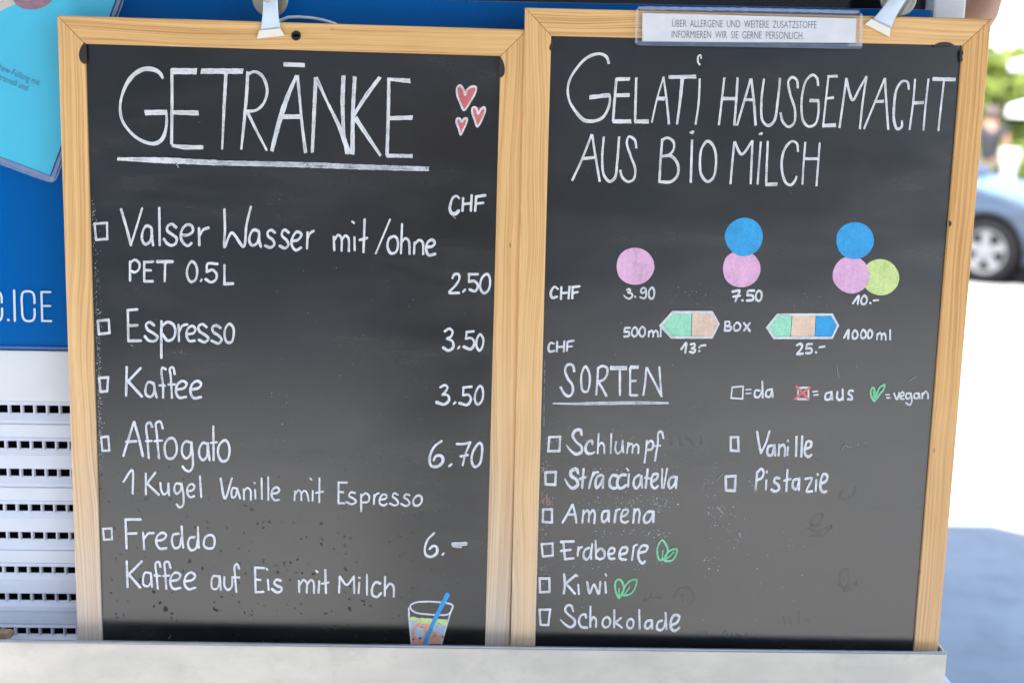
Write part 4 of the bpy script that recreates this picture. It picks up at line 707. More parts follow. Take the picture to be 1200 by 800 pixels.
tag(ghost.build('wiped_writing', GHOST, RP), kind='stuff')
# specks of dried chalk and wear
def flecks(parent, Y, items, mats, name='chalk_residue'):
    pen = Pen(Y)
    for (x, y, r, mi) in items:
        r *= 0.85
        k = random.randint(4, 6); a0 = random.random() * 6; e = random.uniform(0.5, 1.4)
        q = [(x + r * random.uniform(0.5, 1.2) * math.cos(a0 + 2 * math.pi * i / k) * e, y + r * random.uniform(0.5, 1.2) * math.sin(a0 + 2 * math.pi * i / k)) for i in range(k)]
        pen.fill(q, mi, False, 0.00002 + random.random() * 0.0002)
    return tag(pen.build(name, mats, parent), kind='stuff')
rnd = random.Random(3); it = []
def cloud(cx, cy, sx, sy, n, r0, r1, mi):
    for _ in range(n): it.append((rnd.gauss(cx, sx), rnd.gauss(cy, sy), rnd.uniform(r0, r1) * rnd.random() ** 0.7 + 0.12, mi))
cloud(742, 590, 22, 7, 90, 0.3, 1.0, 1); cloud(776, 590, 9, 4, 40, 0.3, 1.1, 1); cloud(705, 592, 12, 5, 30, 0.3, 0.8, 1)
cloud(700, 553, 25, 4, 70, 0.3, 0.9, 1); cloud(770, 548, 10, 5, 30, 0.3, 0.8, 1); cloud(748, 624, 25, 4, 50, 0.3, 0.9, 1); cloud(775, 625, 6, 3, 22, 0.4, 1.2, 1); cloud(705, 625, 8, 3, 12, 0.3, 0.8, 1)
cloud(838, 600, 10, 16, 40, 0.3, 1.4, 1); cloud(834, 655, 5, 6, 16, 0.5, 1.4, 1); cloud(865, 625, 12, 20, 25, 0.3, 1.0, 1); cloud(832, 565, 6, 12, 18, 0.3, 1.2, 1); cloud(735, 662, 25, 3, 25, 0.3, 0.8, 1)
cloud(815, 345, 15, 6, 45, 0.2, 0.5, 1); cloud(950, 352, 22, 6, 30, 0.2, 0.5, 1); cloud(880, 660, 60, 40, 40, 0.2, 0.6, 1); cloud(700, 506, 25, 6, 25, 0.2, 0.6, 1); cloud(1000, 520, 8, 3, 12, 0.3, 0.8, 1); cloud(860, 450, 150, 180, 70, 0.15, 0.45, 1)
for y0 in (548, 585, 628, 667): cloud(637 - (y0 - 548) * 0.02, y0, 5, 7, 60, 0.3, 1.1, 2)
cloud(641, 588, 3.5, 4, 70, 0.5, 1.3, 2); cloud(642, 551, 5, 5, 40, 0.3, 1.0, 1); cloud(638, 610, 6, 40, 80, 0.2, 0.7, 1); cloud(645, 519, 5, 5, 30, 0.3, 0.7, 1)
it = [q for q in it if 633 < q[0] < 1110 and 60 < q[1] < 748 and not (q[0] < 640 and q[1] < 500)]
flecks(RP, RY, it, [WHITE, WORN, SALMON])
pen = Pen(RY)
for p_, w_ in scaled(*Q_, [([(93, 110), (92, 150)], 4), ([(92, 165), (92, 200)], 4), ([(91, 215), (90, 245)], 4), ([(90, 270), (88, 340)], 3), ([(88, 360), (88, 420)], 4), ([(88, 440), (87, 495)], 5)]): pen.stroke(p_, w_)
for p_, w_ in scaled(*R_, [([(625, 30), (628, 70), (636, 100)], 4), ([(1000, 115), (1040, 90)], 4), ([(650, 475), (665, 450), (690, 460), (700, 455)], 4), ([(0, 630), (30, 600)], 4), ([(0, 770), (25, 795)], 7)]): pen.stroke(p_, w_)
for p_, w_ in scaled(*U_, [([(0, 135), (30, 165)], 7), ([(105, 255), (110, 275)], 9), ([(150, 10), (180, 60)], 9)]): pen.stroke(p_, w_)
tag(pen.build('chalk_streaks', GREYC, RP), kind='stuff')
it = []
for _ in range(260):
    y = rnd.uniform(230, 560); xe = 104.5 + (y - 230) * 0.026; it.append((xe + abs(rnd.gauss(0, 3.6)) + 3, y, rnd.uniform(0.2, 0.8), 1))
for _ in range(120):
    y = rnd.uniform(360, 520); xe = 108 + (y - 360) * 0.03; it.append((xe + 6 + rnd.gauss(0, 1.4), y, rnd.uniform(0.3, 1.0), 1))
cloud(330, 400, 110, 120, 70, 0.15, 0.5, 1); cloud(318, 233, 10, 3, 14, 0.2, 0.5, 1); cloud(240, 145, 4, 3, 6, 0.2, 0.6, 1); cloud(330, 470, 6, 25, 12, 0.2, 0.8, 1); cloud(210, 412, 5, 2, 14, 0.2, 0.6, 1); cloud(500, 500, 40, 90, 50, 0.15, 0.4, 1)
it = [q for q in it if 103 < q[0] < 566 and 70 < q[1] < 745]
flecks(LP, LY, it, [WHITE, WORN])
pen = Pen(LY)
for p_, w_ in scaled(*A_, [([(430, 655), (445, 680)], 8)]) + scaled(*E_, [([(265, 272), (280, 275)], 5)]) + scaled(*I_, [([(655, 450), (668, 475)], 5), ([(500, 722), (488, 738)], 4)]) + scaled(*D2, [([(845, 145), (862, 160)], 5)]) + [([(187, 54.2), (215, 54.6), (250, 55.5), (290, 57)], [0.6, 1.6, 0.5])]: pen.stroke(p_, w_)
tag(pen.build('chalk_streaks', GREYC, LP), kind='stuff')

# black paint blots over the frames, screw hole
def blots(o, Y, polys):
    for q in polys: pen = Pen(Y); pen.fill(q, 0, True, 0.0001); pen.build('paint_blot', BLACK_PAINT, o)
blots(LB, 0.0, [[(99.5, 50), (95, 55), (92.5, 63), (93.5, 70), (97, 74.5), (100.5, 75)], [(586, 67), (589.5, 72), (591.5, 80), (590.5, 88), (586, 91)]])
blots(RB, -0.006, [[(648, 48), (644.6, 53), (643.6, 57), (645, 59.5), (648, 59)], [(1094, 54), (1099, 50.8), (1106, 49.4), (1113, 50.2), (1119, 54), (1110, 54.6)], [(1126.4, 57), (1129.0, 62), (1127.6, 66), (1128.0, 71), (1125.6, 73)], [(1112.5, 258), (1115.4, 262), (1112, 266)]])
pen = Pen(0.0); pen.disc((347, 42), 5.9, 0, 0.0001); pen.disc((347, 42.2), 4.9, 1, 0.0002); pen.fill([(343.6, 40), (350.4, 40), (350.8, 43.6), (343.2, 43.6)], 2, False, 0.0003)
pen.build('screw_hole', [plain('hole_rim', (0.05, 0.035, 0.03), 0.6), plain('hole_metal', (0.02, 0.02, 0.035), 0.4, 0.4), DARK], LB)

# ---------------- laminated allergen notice
PAPER = plain('white_paper', (0.80, 0.80, 0.83), 0.6, var=0.02)
INK = plain('grey_ink', (0.06, 0.055, 0.06), 0.7)
NY = -0.0095
c_ = at(877, 30, NY)
nb = empty('notice', (c_.x, NY, c_.z - 0.03), label='laminated white allergen notice fixed over the top rail of the ice cream chalkboard', cat='notice')
LAM = clear_mat('clear_laminate', (0.99, 0.99, 1.0), 0.09, 0.05)
def rounded(q, r, n=4):
    out = []
    for i in range(len(q)):
        a, b, c = Vector(q[i - 1]), Vector(q[i]), Vector(q[(i + 1) % len(q)]); p, s = b + (a - b).normalized() * r, b + (c - b).normalized() * r
        out += [tuple((p * (1 - t) ** 2 + b * 2 * t * (1 - t) + s * t * t)) for t in (k / n for k in range(n + 1))]
    return out
pen = Pen(NY); pen.fill([(753, 15.5), (1003.5, 22), (1002.5, 50.5), (752.5, 49)], 0, False, 0.0003)
paper = pen.build('paper', PAPER, nb)
pen = Pen(NY)
print_text(pen, 'ÜBER  ALLERGENE  UND  WEITERE  ZUSATZSTOFFE', (787.6, 31.8), (956.8, 33.6), 8.6, thin=-0.012)
print_text(pen, 'INFORMIEREN  WIR  SIE  GERNE  PERSÖNLICH.', (787.2, 44.6), (941.8, 46.2), 8.6, thin=-0.012)
pen.build('lettering', INK, paper)
g = G(); ol = rounded([(745, 8), (1011, 13), (1010.5, 56.5), (744.5, 53)], 4)
nseg = 7; rowsl = []
for j in range(nseg + 1):                       # the sleeve bends: its lower edge lifts off the frame
    t = j / nseg; y = 8 + 40 * t; yy = NY - 0.0012 - 0.001 * max(0, (0.16 - t) / 0.16)
    inset = 0.0
    if t == 0.0: inset = 3.5
    rowsl.append([at(744.7 + inset + (266.2 - 2 * inset) * i / 12, y + (4.2) * i / 12, yy + 0.0006 * math.sin(i * 1.3)) for i in range(13)])
g.add([q for r_ in rowsl for q in r_], [(j * 13 + i, j * 13 + i + 1, (j + 1) * 13 + i + 1, (j + 1) * 13 + i) for j in range(nseg) for i in range(12)])
g.build('laminate', LAM, nb, smooth=True)
g = G(); L = [[at(744.7 + ins + (266.2 - 2 * ins) * i / 12, y + 4.2 * i / 12, NY - 0.0012 - dy) for i in range(13)] for y, dy, ins in ((48, 0, 0), (49.3, 0.0004, 0), (51, 0.0016, 0.2), (52.6, 0.0033, 1.2), (53.4, 0.0045, 4))]
g.add([q for r_ in L for q in r_], [(j * 13 + i, j * 13 + i + 1, (j + 1) * 13 + i + 1, (j + 1) * 13 + i) for j in range(4) for i in range(12)])
g.build('laminate_lip', clear_mat('sky_tinted_lip', (0.92, 0.95, 1.0), 0.20, 0.30, 0.1, (0.34, 0.44, 0.66)), nb, smooth=True)  # the sky's reflection is put into the bluish film colour
RIMM = clear_mat('laminate_edge', (0.98, 0.98, 1.0), 0.10, 0.24)
pen = Pen(NY - 0.0016)
for q in (([(750, 9.8), (880, 11.4), (1005, 14.6)], 3.2), ([(746.5, 12), (745.5, 50)], 3.0), ([(1009.3, 18), (1008.8, 53)], 3.4), ([(1004, 20), (1003.5, 54)], 1.0), ([(995, 53), (1007, 52.5)], 3.0)): pen.stroke(q[0], q[1], jit=0.3)
pen.build('laminate_edge', RIMM, nb)

# ---------------- spring clips
STEEL = plain('pale_blue_clip_enamel', (0.56, 0.66, 0.78), 0.35, 0.1, var=0.04)
PAD = plain('cream_clip_pad', (0.80, 0.76, 0.68), 0.5, var=0.05)
DISC = plain('worn_clip_steel', (0.40, 0.39, 0.34), 0.38, 0.6, var=0.25, scale=60)
def clip(px, py, ang, Y, label):
    o = empty('spring_clip', at(px, py + 25, Y), label=label, cat='clip', group='metal clips on the top rails')
    ca, sa = math.cos(ang), math.sin(ang)
    q = lambda x, y, Yy: at(px + x * ca - y * sa, py + x * sa + y * ca, Yy)
    g = G(); c = at(px, py, 0.016); rad = (at(px + 21, py, 0.016) - c).length
    g.lathe(c, (0, -1, 0), [(0.001, -0.002), (rad * 0.93, -0.002), (rad, 0.0), (rad, 0.003), (rad * 0.93, 0.0052), (rad * 0.8, 0.0052), (rad * 0.78, 0.0045), (rad * 0.35, 0.0045), (rad * 0.33, 0.007), (0.001, 0.007)], 48)
    g.build('disc', DISC, o, smooth=False)
    out = [(-7.5, -26), (7.5, -26), (8.3, -10), (8.6, 8), (10.5, 22), (14.0, 34.0)]
    left = [(-13.8, 36.4), (-9.6, 22), (-8.2, 8), (-8.0, -10)]
    prof = out + left
    yof = lambda y: Y + 0.004 - (0.010 if y > 20 else 0.012 * (1 - abs(y - 8) / 60))
    g = G(); m = 14; L = []
    ys = [-26 + 62 * i / m for i in range(m + 1)]
    def width(y):
        t = max(0, (y - 0) / 36); return 7.9 + 0.6 * max(0, min(1, (y + 26) / 26)) + 3.6 * t ** 2.1
    dep = lambda y: Y - 0.006 - 0.006 * math.exp(-((y - 4) / 16) ** 2) + 0.0045 * max(0, (y - 18) / 18)
    for th_ in (0, 0.0016):
        for y in ys:
            wv = width(y); sk = -1.2 * max(0, y / 36)
            for x, yy in ((-wv, y + (y > 24) * (1.6 if True else 0)), (-wv * 0.8, y + (y > 24) * 1.3), (wv * 0.8, y - (y > 24) * 1.3), (wv, y - (y > 24) * 1.6)):
                edge = 0.0009 if abs(abs(x) - wv) < 1e-6 else 0
                L.append(q(x, yy, dep(y) + th_ + edge))
    k = 4 * (m + 1)
    fs = [(4 * i + j, 4 * i + j + 1, 4 * i + j + 5, 4 * i + j + 4) for i in range(m) for j in range(3)]
    fs += [tuple(k + v for v in f) for f in fs] + [(4 * i, 4 * i + 4, k + 4 * i + 4, k + 4 * i) for i in range(m)] + [(4 * i + 3, 4 * i + 7, k + 4 * i + 7, k + 4 * i + 3) for i in range(m)] + [(4 * m + j, 4 * m + j + 1, k + 4 * m + j + 1, k + 4 * m + j) for j in range(3)]
    g.add(L, fs); g.build('lever', STEEL, o, smooth=True)
    g = G(); F_ = [q(-13.2, 36.9, Y - 0.0042), q(11.4, 34.2, Y - 0.0042), q(16.6, 43.2, Y - 0.0024), q(-16.4, 46.6, Y - 0.0024)]
    g.prism(F_, (0, 0.0032, 0)); g.build('pad', PAD, o, bevel=0.0006)
    g = G(); hc = q(*((-4.5, 0.5) if ang == 0 else (0, -14)), dep(0) - 0.0002); g.lathe(hc, (0, -1, 0), [(0.0001, 0.0012), (0.0030, 0.0010), (0.0042, 0.0002), (0.0044, -0.001)], 20); g.build('rivet', plain('clip_rivet', (0.45, 0.42, 0.40), 0.3, 0.8), o, smooth=True)
    coil = [q(11.8 + 1.4 * math.cos(t * 0.9), -16 + t * 0.42, 0.004 + 0.0016 * math.sin(t * 0.9)) for t in range(0, 82)]
    g = G(); g.tube(coil, 0.00055, 6); g.build('spring', plain('spring_wire', (0.28, 0.22, 0.20), 0.35, 0.8), o, smooth=True)
    return o
clip(317, -1, 0.0, -0.002, 'pale metal spring clip hanging straight down on the drinks chalkboard')
clip(1052.5, -1.5, R(33), -0.008, 'pale metal spring clip tilted sideways on the ice cream chalkboard')
# cable behind the frame
g = G(); g.tube([at(x, y, 0.045) for x, y in ((318, 34), (326, 25), (338, 20.5), (350, 20.2), (364, 21.2), (378, 23.6), (392, 28), (410, 38))], 0.0021, 8)
tag(g.build('cable', plain('white_cable', (0.82, 0.83, 0.88), 0.4), smooth=True), 'thin white cable curving behind the top rail of the drinks chalkboard', 'cable')
# wooden stick in the tray
c_ = at(0, 742, 0.02); c2 = at(13, 742.5, 0.02)
g = G(); hz = 0.0042
g.prism([(c2.x - 0.16, 0.014, c2.z - hz), (c2.x + 0.001, 0.014, c2.z - hz), (c2.x + 0.002, 0.014, c2.z + hz * 0.2), (c2.x - 0.003, 0.014, c2.z + hz), (c2.x - 0.16, 0.014, c2.z + hz)], (0, 0.016, 0))
g.box((c2.x - 0.02, 0.022, (c2.z - hz + 0.7035) / 2 - 0.0001), (0.02, 0.012, c2.z - hz - 0.7037))
tag(g.build('wooden_stick', plain('brown_stick_wood', (0.36, 0.22, 0.12), 0.6, var=0.25, scale=120), bevel=0.0012), 'short brown wooden stick lying in the left end of the metal trough', 'stick')

# ---------------- brochure in a clear sleeve
BY = 0.040
c_ = at(30, 100, BY)
br = empty('brochure', (c_.x, BY, c_.z - 0.1), label='cyan leaflet in a clear sleeve hung aslant on the blue cart front', cat='leaflet')
ax = Vector((math.cos(R(20.5)), math.sin(R(20.5)))); ay = Vector((-ax.y, ax.x))      # pixel axes of the leaflet
cr = Vector((58.5, 205.5))
pt = lambda u, v: tuple(cr - ax * u - ay * v)
CYAN = plain('cyan_leaflet_print', (0.05, 0.54, 0.78), 0.35, var=0.05, scale=12)
pen = Pen(BY); pen.fill([pt(0, 0), pt(175, 0), pt(175, 330), pt(0, 330)], 0, False, 0.0004); pap = pen.build('paper', CYAN, br)
pen = Pen(BY); print_text(pen, 'Cashew-Füllung mit', (-13.0, 77.3), (45.6, 100.6), 7.6, thin=-0.002); print_text(pen, 'Karamell und', (-7.5, 91.0), (31.5, 106.8), 7.6, thin=-0.002)
pen.build('lettering', plain('leaflet_ink', (0.015, 0.07, 0.20), 0.6), pap)
pen = Pen(BY); pen.fill([(-140, 70), (0, 13.5), (17, 5.5), (24, -1), (30, -60), (-140, -60)], 0, False, 0.0006); pen.disc((38, -7), 25, 1, 0.0008, 0.03, 19)
pen.disc((30, -3), 11, 2, 0.0010, 0.1, 4)
pen.build('picture', [plain('beige_print', (0.62, 0.56, 0.50), 0.4), plain('mauve_print', (0.30, 0.16, 0.22), 0.4, var=0.3, scale=90), plain('light_mauve_print', (0.46, 0.30, 0.36), 0.4, var=0.3, scale=90)], pap)
SLV = clear_mat('clear_sleeve', (1.0, 1.0, 1.0), 0.035, 0.03, 0.12)
g = G(); q = rounded([pt(-8, -7), pt(186, -7), pt(186, 345), pt(-8, 345)], 8)
g.add([at(x, y, BY - 0.0014) for x, y in q], [tuple(range(len(q)))]); g.build('sleeve', SLV, br)
pen = Pen(BY - 0.0018); pen.stroke(q + [q[0]], 1.8, jit=0.2); pen.stroke([pt(-3.6, -3.4), pt(186, -3.4)], 4.5, jit=0.1); pen.stroke([pt(-4, -3), pt(-4, 345)], 5.0, jit=0.1)
pen.build('sleeve_edge', clear_mat('sleeve_edge', (0.95, 0.97, 1.0), 0.10, 0.22), br)

# ================================================================== BACKGROUND
def skin_mesh(chains, sub=1):
    """chains: list of lists of (point, radius); equal points are shared joints. One continuous skinned surface."""
    key = {}; vs = []; rs = []; es = []
    for ch in chains:
        prev_ = None
        for p, r in ch:
            k = tuple(round(c, 3) for c in p)
            if k not in key: key[k] = len(vs); vs.append(p); rs.append(r)
            if prev_ is not None and prev_ != key[k]: es.append((prev_, key[k]))
            prev_ = key[k]
    me = bpy.data.meshes.new('sk'); me.from_pydata(vs, es, []); o = bpy.data.objects.new('sk', me); COL.objects.link(o)
    m = o.modifiers.new('s', 'SKIN'); m.use_smooth_shade = True; s2 = o.modifiers.new('u', 'SUBSURF'); s2.levels = sub; s2.render_levels = sub
    for i, d in enumerate(me.skin_vertices[0].data):
        d.radius = (rs[i], rs[i]) if not hasattr(rs[i], '__len__') else rs[i]; d.use_root = (i == 0)
    dg = bpy.context.evaluated_depsgraph_get(); e = o.evaluated_get(dg); r_ = bpy.data.meshes.new_from_object(e)
    V = [v.co.copy() for v in r_.vertices]; Fc = [list(p.vertices) for p in r_.polygons]
    bpy.data.objects.remove(o); bpy.data.meshes.remove(me); bpy.data.meshes.remove(r_)
    return V, Fc
SKIN = plain('skin', (0.42, 0.22, 0.15), 0.5, var=0.08, scale=14)
HAIR = plain('dark_hair', (0.06, 0.04, 0.035), 0.6)
def person(loc, rz, label, arms, shirt, trousers, sleeve=0.45, short=True, SKIN=SKIN):
    """arms: for each side (elbow, wrist) offsets in the person's own frame, x to their left, -y ahead"""
    o = empty('person', loc, (0, 0, rz), label=label, cat='person')
    M = world_of(o); T = lambda p: M @ Vector(p)
    sh, hip = {1: (0.185, 0, 1.42), -1: (-0.185, 0, 1.42)}, {1: (0.09, 0, 0.90), -1: (-0.09, 0, 0.90)}
    ch = [[((0, 0, 0.95), 0.145), ((0, 0, 1.10), 0.125), ((0, 0, 1.28), 0.145), ((0, 0, 1.42), 0.115), ((0, 0, 1.50), 0.058), ((0, -0.01, 1.57), 0.075), ((0, -0.02, 1.65), 0.098), ((0, -0.01, 1.71), 0.075)]]
    tops, legs = [[((0, 0, 0.93), 0.155), ((0, 0, 1.10), 0.137), ((0, 0, 1.28), 0.158), ((0, 0, 1.42), 0.128), ((0, 0, 1.475), 0.075)]], []
    for s in (1, -1):
        e, wv = arms[s]; S0 = Vector(sh[s]); e, wv = Vector(e), Vector(wv); d = (wv - e).normalized()
        mid = S0.lerp(e, sleeve); hand = wv + d * 0.07
        ch.append([((0, 0, 1.42), 0.115), (tuple(S0), 0.066), (tuple(S0.lerp(e, 0.5)), 0.052), (tuple(e), 0.042), (tuple(e.lerp(wv, 0.35)), 0.042), (tuple(wv), 0.028), (tuple(hand), 0.034)])
        side = d.cross(Vector((0, 0, 1)) if abs(d.z) < 0.9 else Vector((0, 1, 0))).normalized()
        for k, (off, ln) in enumerate(((-0.027, 0.062), (-0.009, 0.075), (0.009, 0.070), (0.026, 0.055))):
            b_ = hand + side * off; bend = Vector((0, 0, -0.012))
            ch.append([(tuple(hand), 0.034), (tuple(b_ + d * 0.03), 0.0095), (tuple(b_ + d * (0.03 + ln * 0.55) + bend * 0.4), 0.0085), (tuple(b_ + d * (0.03 + ln) + bend), 0.007)])
        tb = wv + d * 0.02; ch.append([(tuple(wv), 0.028), (tuple(tb + side * 0.036 + d * 0.015), 0.010), (tuple(tb + side * 0.048 + d * 0.055), 0.008)])
        tops.append([((0, 0, 1.42), 0.128), (tuple(S0), 0.077), (tuple(mid), 0.064)])
        kn, an = (0.10 * s, -0.01, 0.49), (0.105 * s, 0.01, 0.09)
        ch.append([((0, 0, 0.95), 0.145), (hip[s], 0.088), ((0.097 * s, -0.005, 0.68), 0.074), (kn, 0.055), ((0.103 * s, 0.015, 0.36), 0.055), (an, 0.036), ((0.107 * s, -0.04, 0.045), 0.036), ((0.11 * s, -0.14, 0.035), 0.028)])
        legs.append([((0, 0, 0.96), 0.152), (hip[s], 0.100), ((0.097 * s, -0.005, 0.68), 0.088), ((0.10 * s, -0.01, 0.50), 0.080)] + ([] if short else [((0.104 * s, 0.0, 0.28), 0.07), ((0.105 * s, 0.005, 0.09), 0.062)]))
    def mk(name, chains, mat, sub=1):
        V, Fc = skin_mesh(chains, sub); g = G(); g.add([T(v) for v in V], Fc); return g.build(name, mat, o, smooth=True, fix=False)
    body = mk('body', ch, SKIN)
    mk('shirt', tops, shirt); mk('shorts' if short else 'trousers', legs, trousers)
    g = G(); 
    for k in range(9):
        a0 = -0.2 + k * math.pi / 2 / 8
        pass
    V = []; n1, n2 = 16, 9
    for j in range(n2):
        ph = math.pi / 2 * j / (n2 - 1) * 1.35
        for i in range(n1):
            th = 2 * math.pi * i / n1; r_ = math.sin(ph) * 0.105
            y = r_ * math.sin(th) * 1.12 - 0.008; z = 1.655 + 0.102 * math.cos(ph) + (0.03 if math.sin(th) < -0.4 and j > 5 else 0)
            V.append(T((r_ * math.cos(th), y, z)))
    g.add(V, [(j * n1 + i, j * n1 + (i + 1) % n1, (j + 1) * n1 + (i + 1) % n1, (j + 1) * n1 + i) for j in range(n2 - 1) for i in range(n1)]); g.build('hair', HAIR, o, smooth=True)
    g = G(); g.lathe(T((0, -0.112, 1.625)), M.to_3x3() @ Vector((0, -0.5, -0.85)), [(0.004, -0.02), (0.009, 0.0), (0.014, 0.016), (0.008, 0.022), (0.001, 0.023)], 10); g.build('nose', SKIN, o, smooth=True)
    for s in (1, -1):
        g = G(); g.lathe(T((0.098 * s, 0.0, 1.625)), M.to_3x3() @ Vector((s, 0, 0)), [(0.024, -0.01), (0.026, 0.004), (0.015, 0.012), (0.001, 0.012)], 12); g.build('ear', SKIN, o, smooth=True)
    for s in (1, -1):
        g = G(); g.lathe(T((0.034 * s, -0.098, 1.652)), M.to_3x3() @ Vector((0, -1, 0)), [(0.011, 0.0), (0.009, 0.006), (0.001, 0.009)], 10); g.build('eye', plain('eye_dark', (0.05, 0.04, 0.035), 0.2), o, smooth=True)
        g = G(); f0 = Vector((0.107 * s, -0.05, 0.0)); g.prism([T(f0 + Vector(q)) for q in ((-0.05, 0.10, 0), (0.05, 0.10, 0), (0.055, -0.08, 0), (0.03, -0.155, 0), (-0.03, -0.155, 0), (-0.055, -0.08, 0))], (0, 0, 0.075)); g.build('shoe', plain('dark_shoe', (0.03, 0.03, 0.035), 0.6), o, bevel=0.02)
    g = G(); g.lathe(T((0, -0.108, 1.585)), M.to_3x3() @ Vector((0, -1, 0)), [(0.026, 0.0), (0.02, 0.004), (0.001, 0.005)], 14); g.build('mouth', plain('lips', (0.34, 0.13, 0.11), 0.5), o, smooth=True)
    return o
# the seller standing on a raised platform behind the cart: only a bare elbow shows past the corner post
VB = Vector((1.165, 0.76, 0.56))
st = empty('platform', (1.0, 0.82, 0), label='raised wooden platform behind the ice cream cart for the seller to stand on', cat='platform')
g = G(); g.box((0.9, 0.82, 0.5325), (0.9, 0.40, 0.05)); g.build('tread', plain('step_wood', (0.30, 0.20, 0.12), 0.7), st)
for x in (0.5, 1.3):
    g = G(); g.box((x, 0.82, 0.2535), (0.05, 0.36, 0.507)); g.build('leg', plain('step_wood_leg', (0.27, 0.18, 0.11), 0.7), st)
person(VB, R(0), 'seller with a bare bent elbow showing behind the white corner post of the cart', {1: ((0.315, 0.0, 1.165), (0.155, -0.04, 0.965)), -1: ((-0.27, 0.02, 1.15), (-0.24, -0.08, 0.92))}, plain('white_tank_top', (0.6, 0.6, 0.62), 0.8), plain('blue_trousers', (0.05, 0.07, 0.14), 0.8), sleeve=0.02, short=False)
# the photographer, who shows as a dark shape in the gloss of the boards
person((0.46, -2.02, 0), R(180), 'photographer in dark clothes facing the chalkboards', {1: ((0.27, -0.10, 1.20), (0.10, -0.24, 1.40)), -1: ((-0.27, -0.10, 1.20), (-0.16, -0.24, 1.36))}, plain('dark_shirt', (0.03, 0.03, 0.035), 0.8), plain('dark_trousers', (0.03, 0.03, 0.04), 0.8), short=False)
def ground_at(px, D): p = at(px, 200, CAM_LOC.y + D); return Vector((p.x, p.y, 0))
pp = ground_at(1157, 18)
person(pp, R(150), 'distant person in a black shirt and olive shorts with one forearm raised', {1: ((0.25, -0.05, 1.16), (0.20, -0.27, 1.30)), -1: ((-0.24, 0.02, 1.15), (-0.22, -0.14, 0.95))}, plain('black_shirt', (0.012, 0.012, 0.016), 0.8), plain('olive_shorts', (0.05, 0.046, 0.026), 0.8), SKIN=plain('tanned_skin', (0.20, 0.10, 0.07), 0.5))

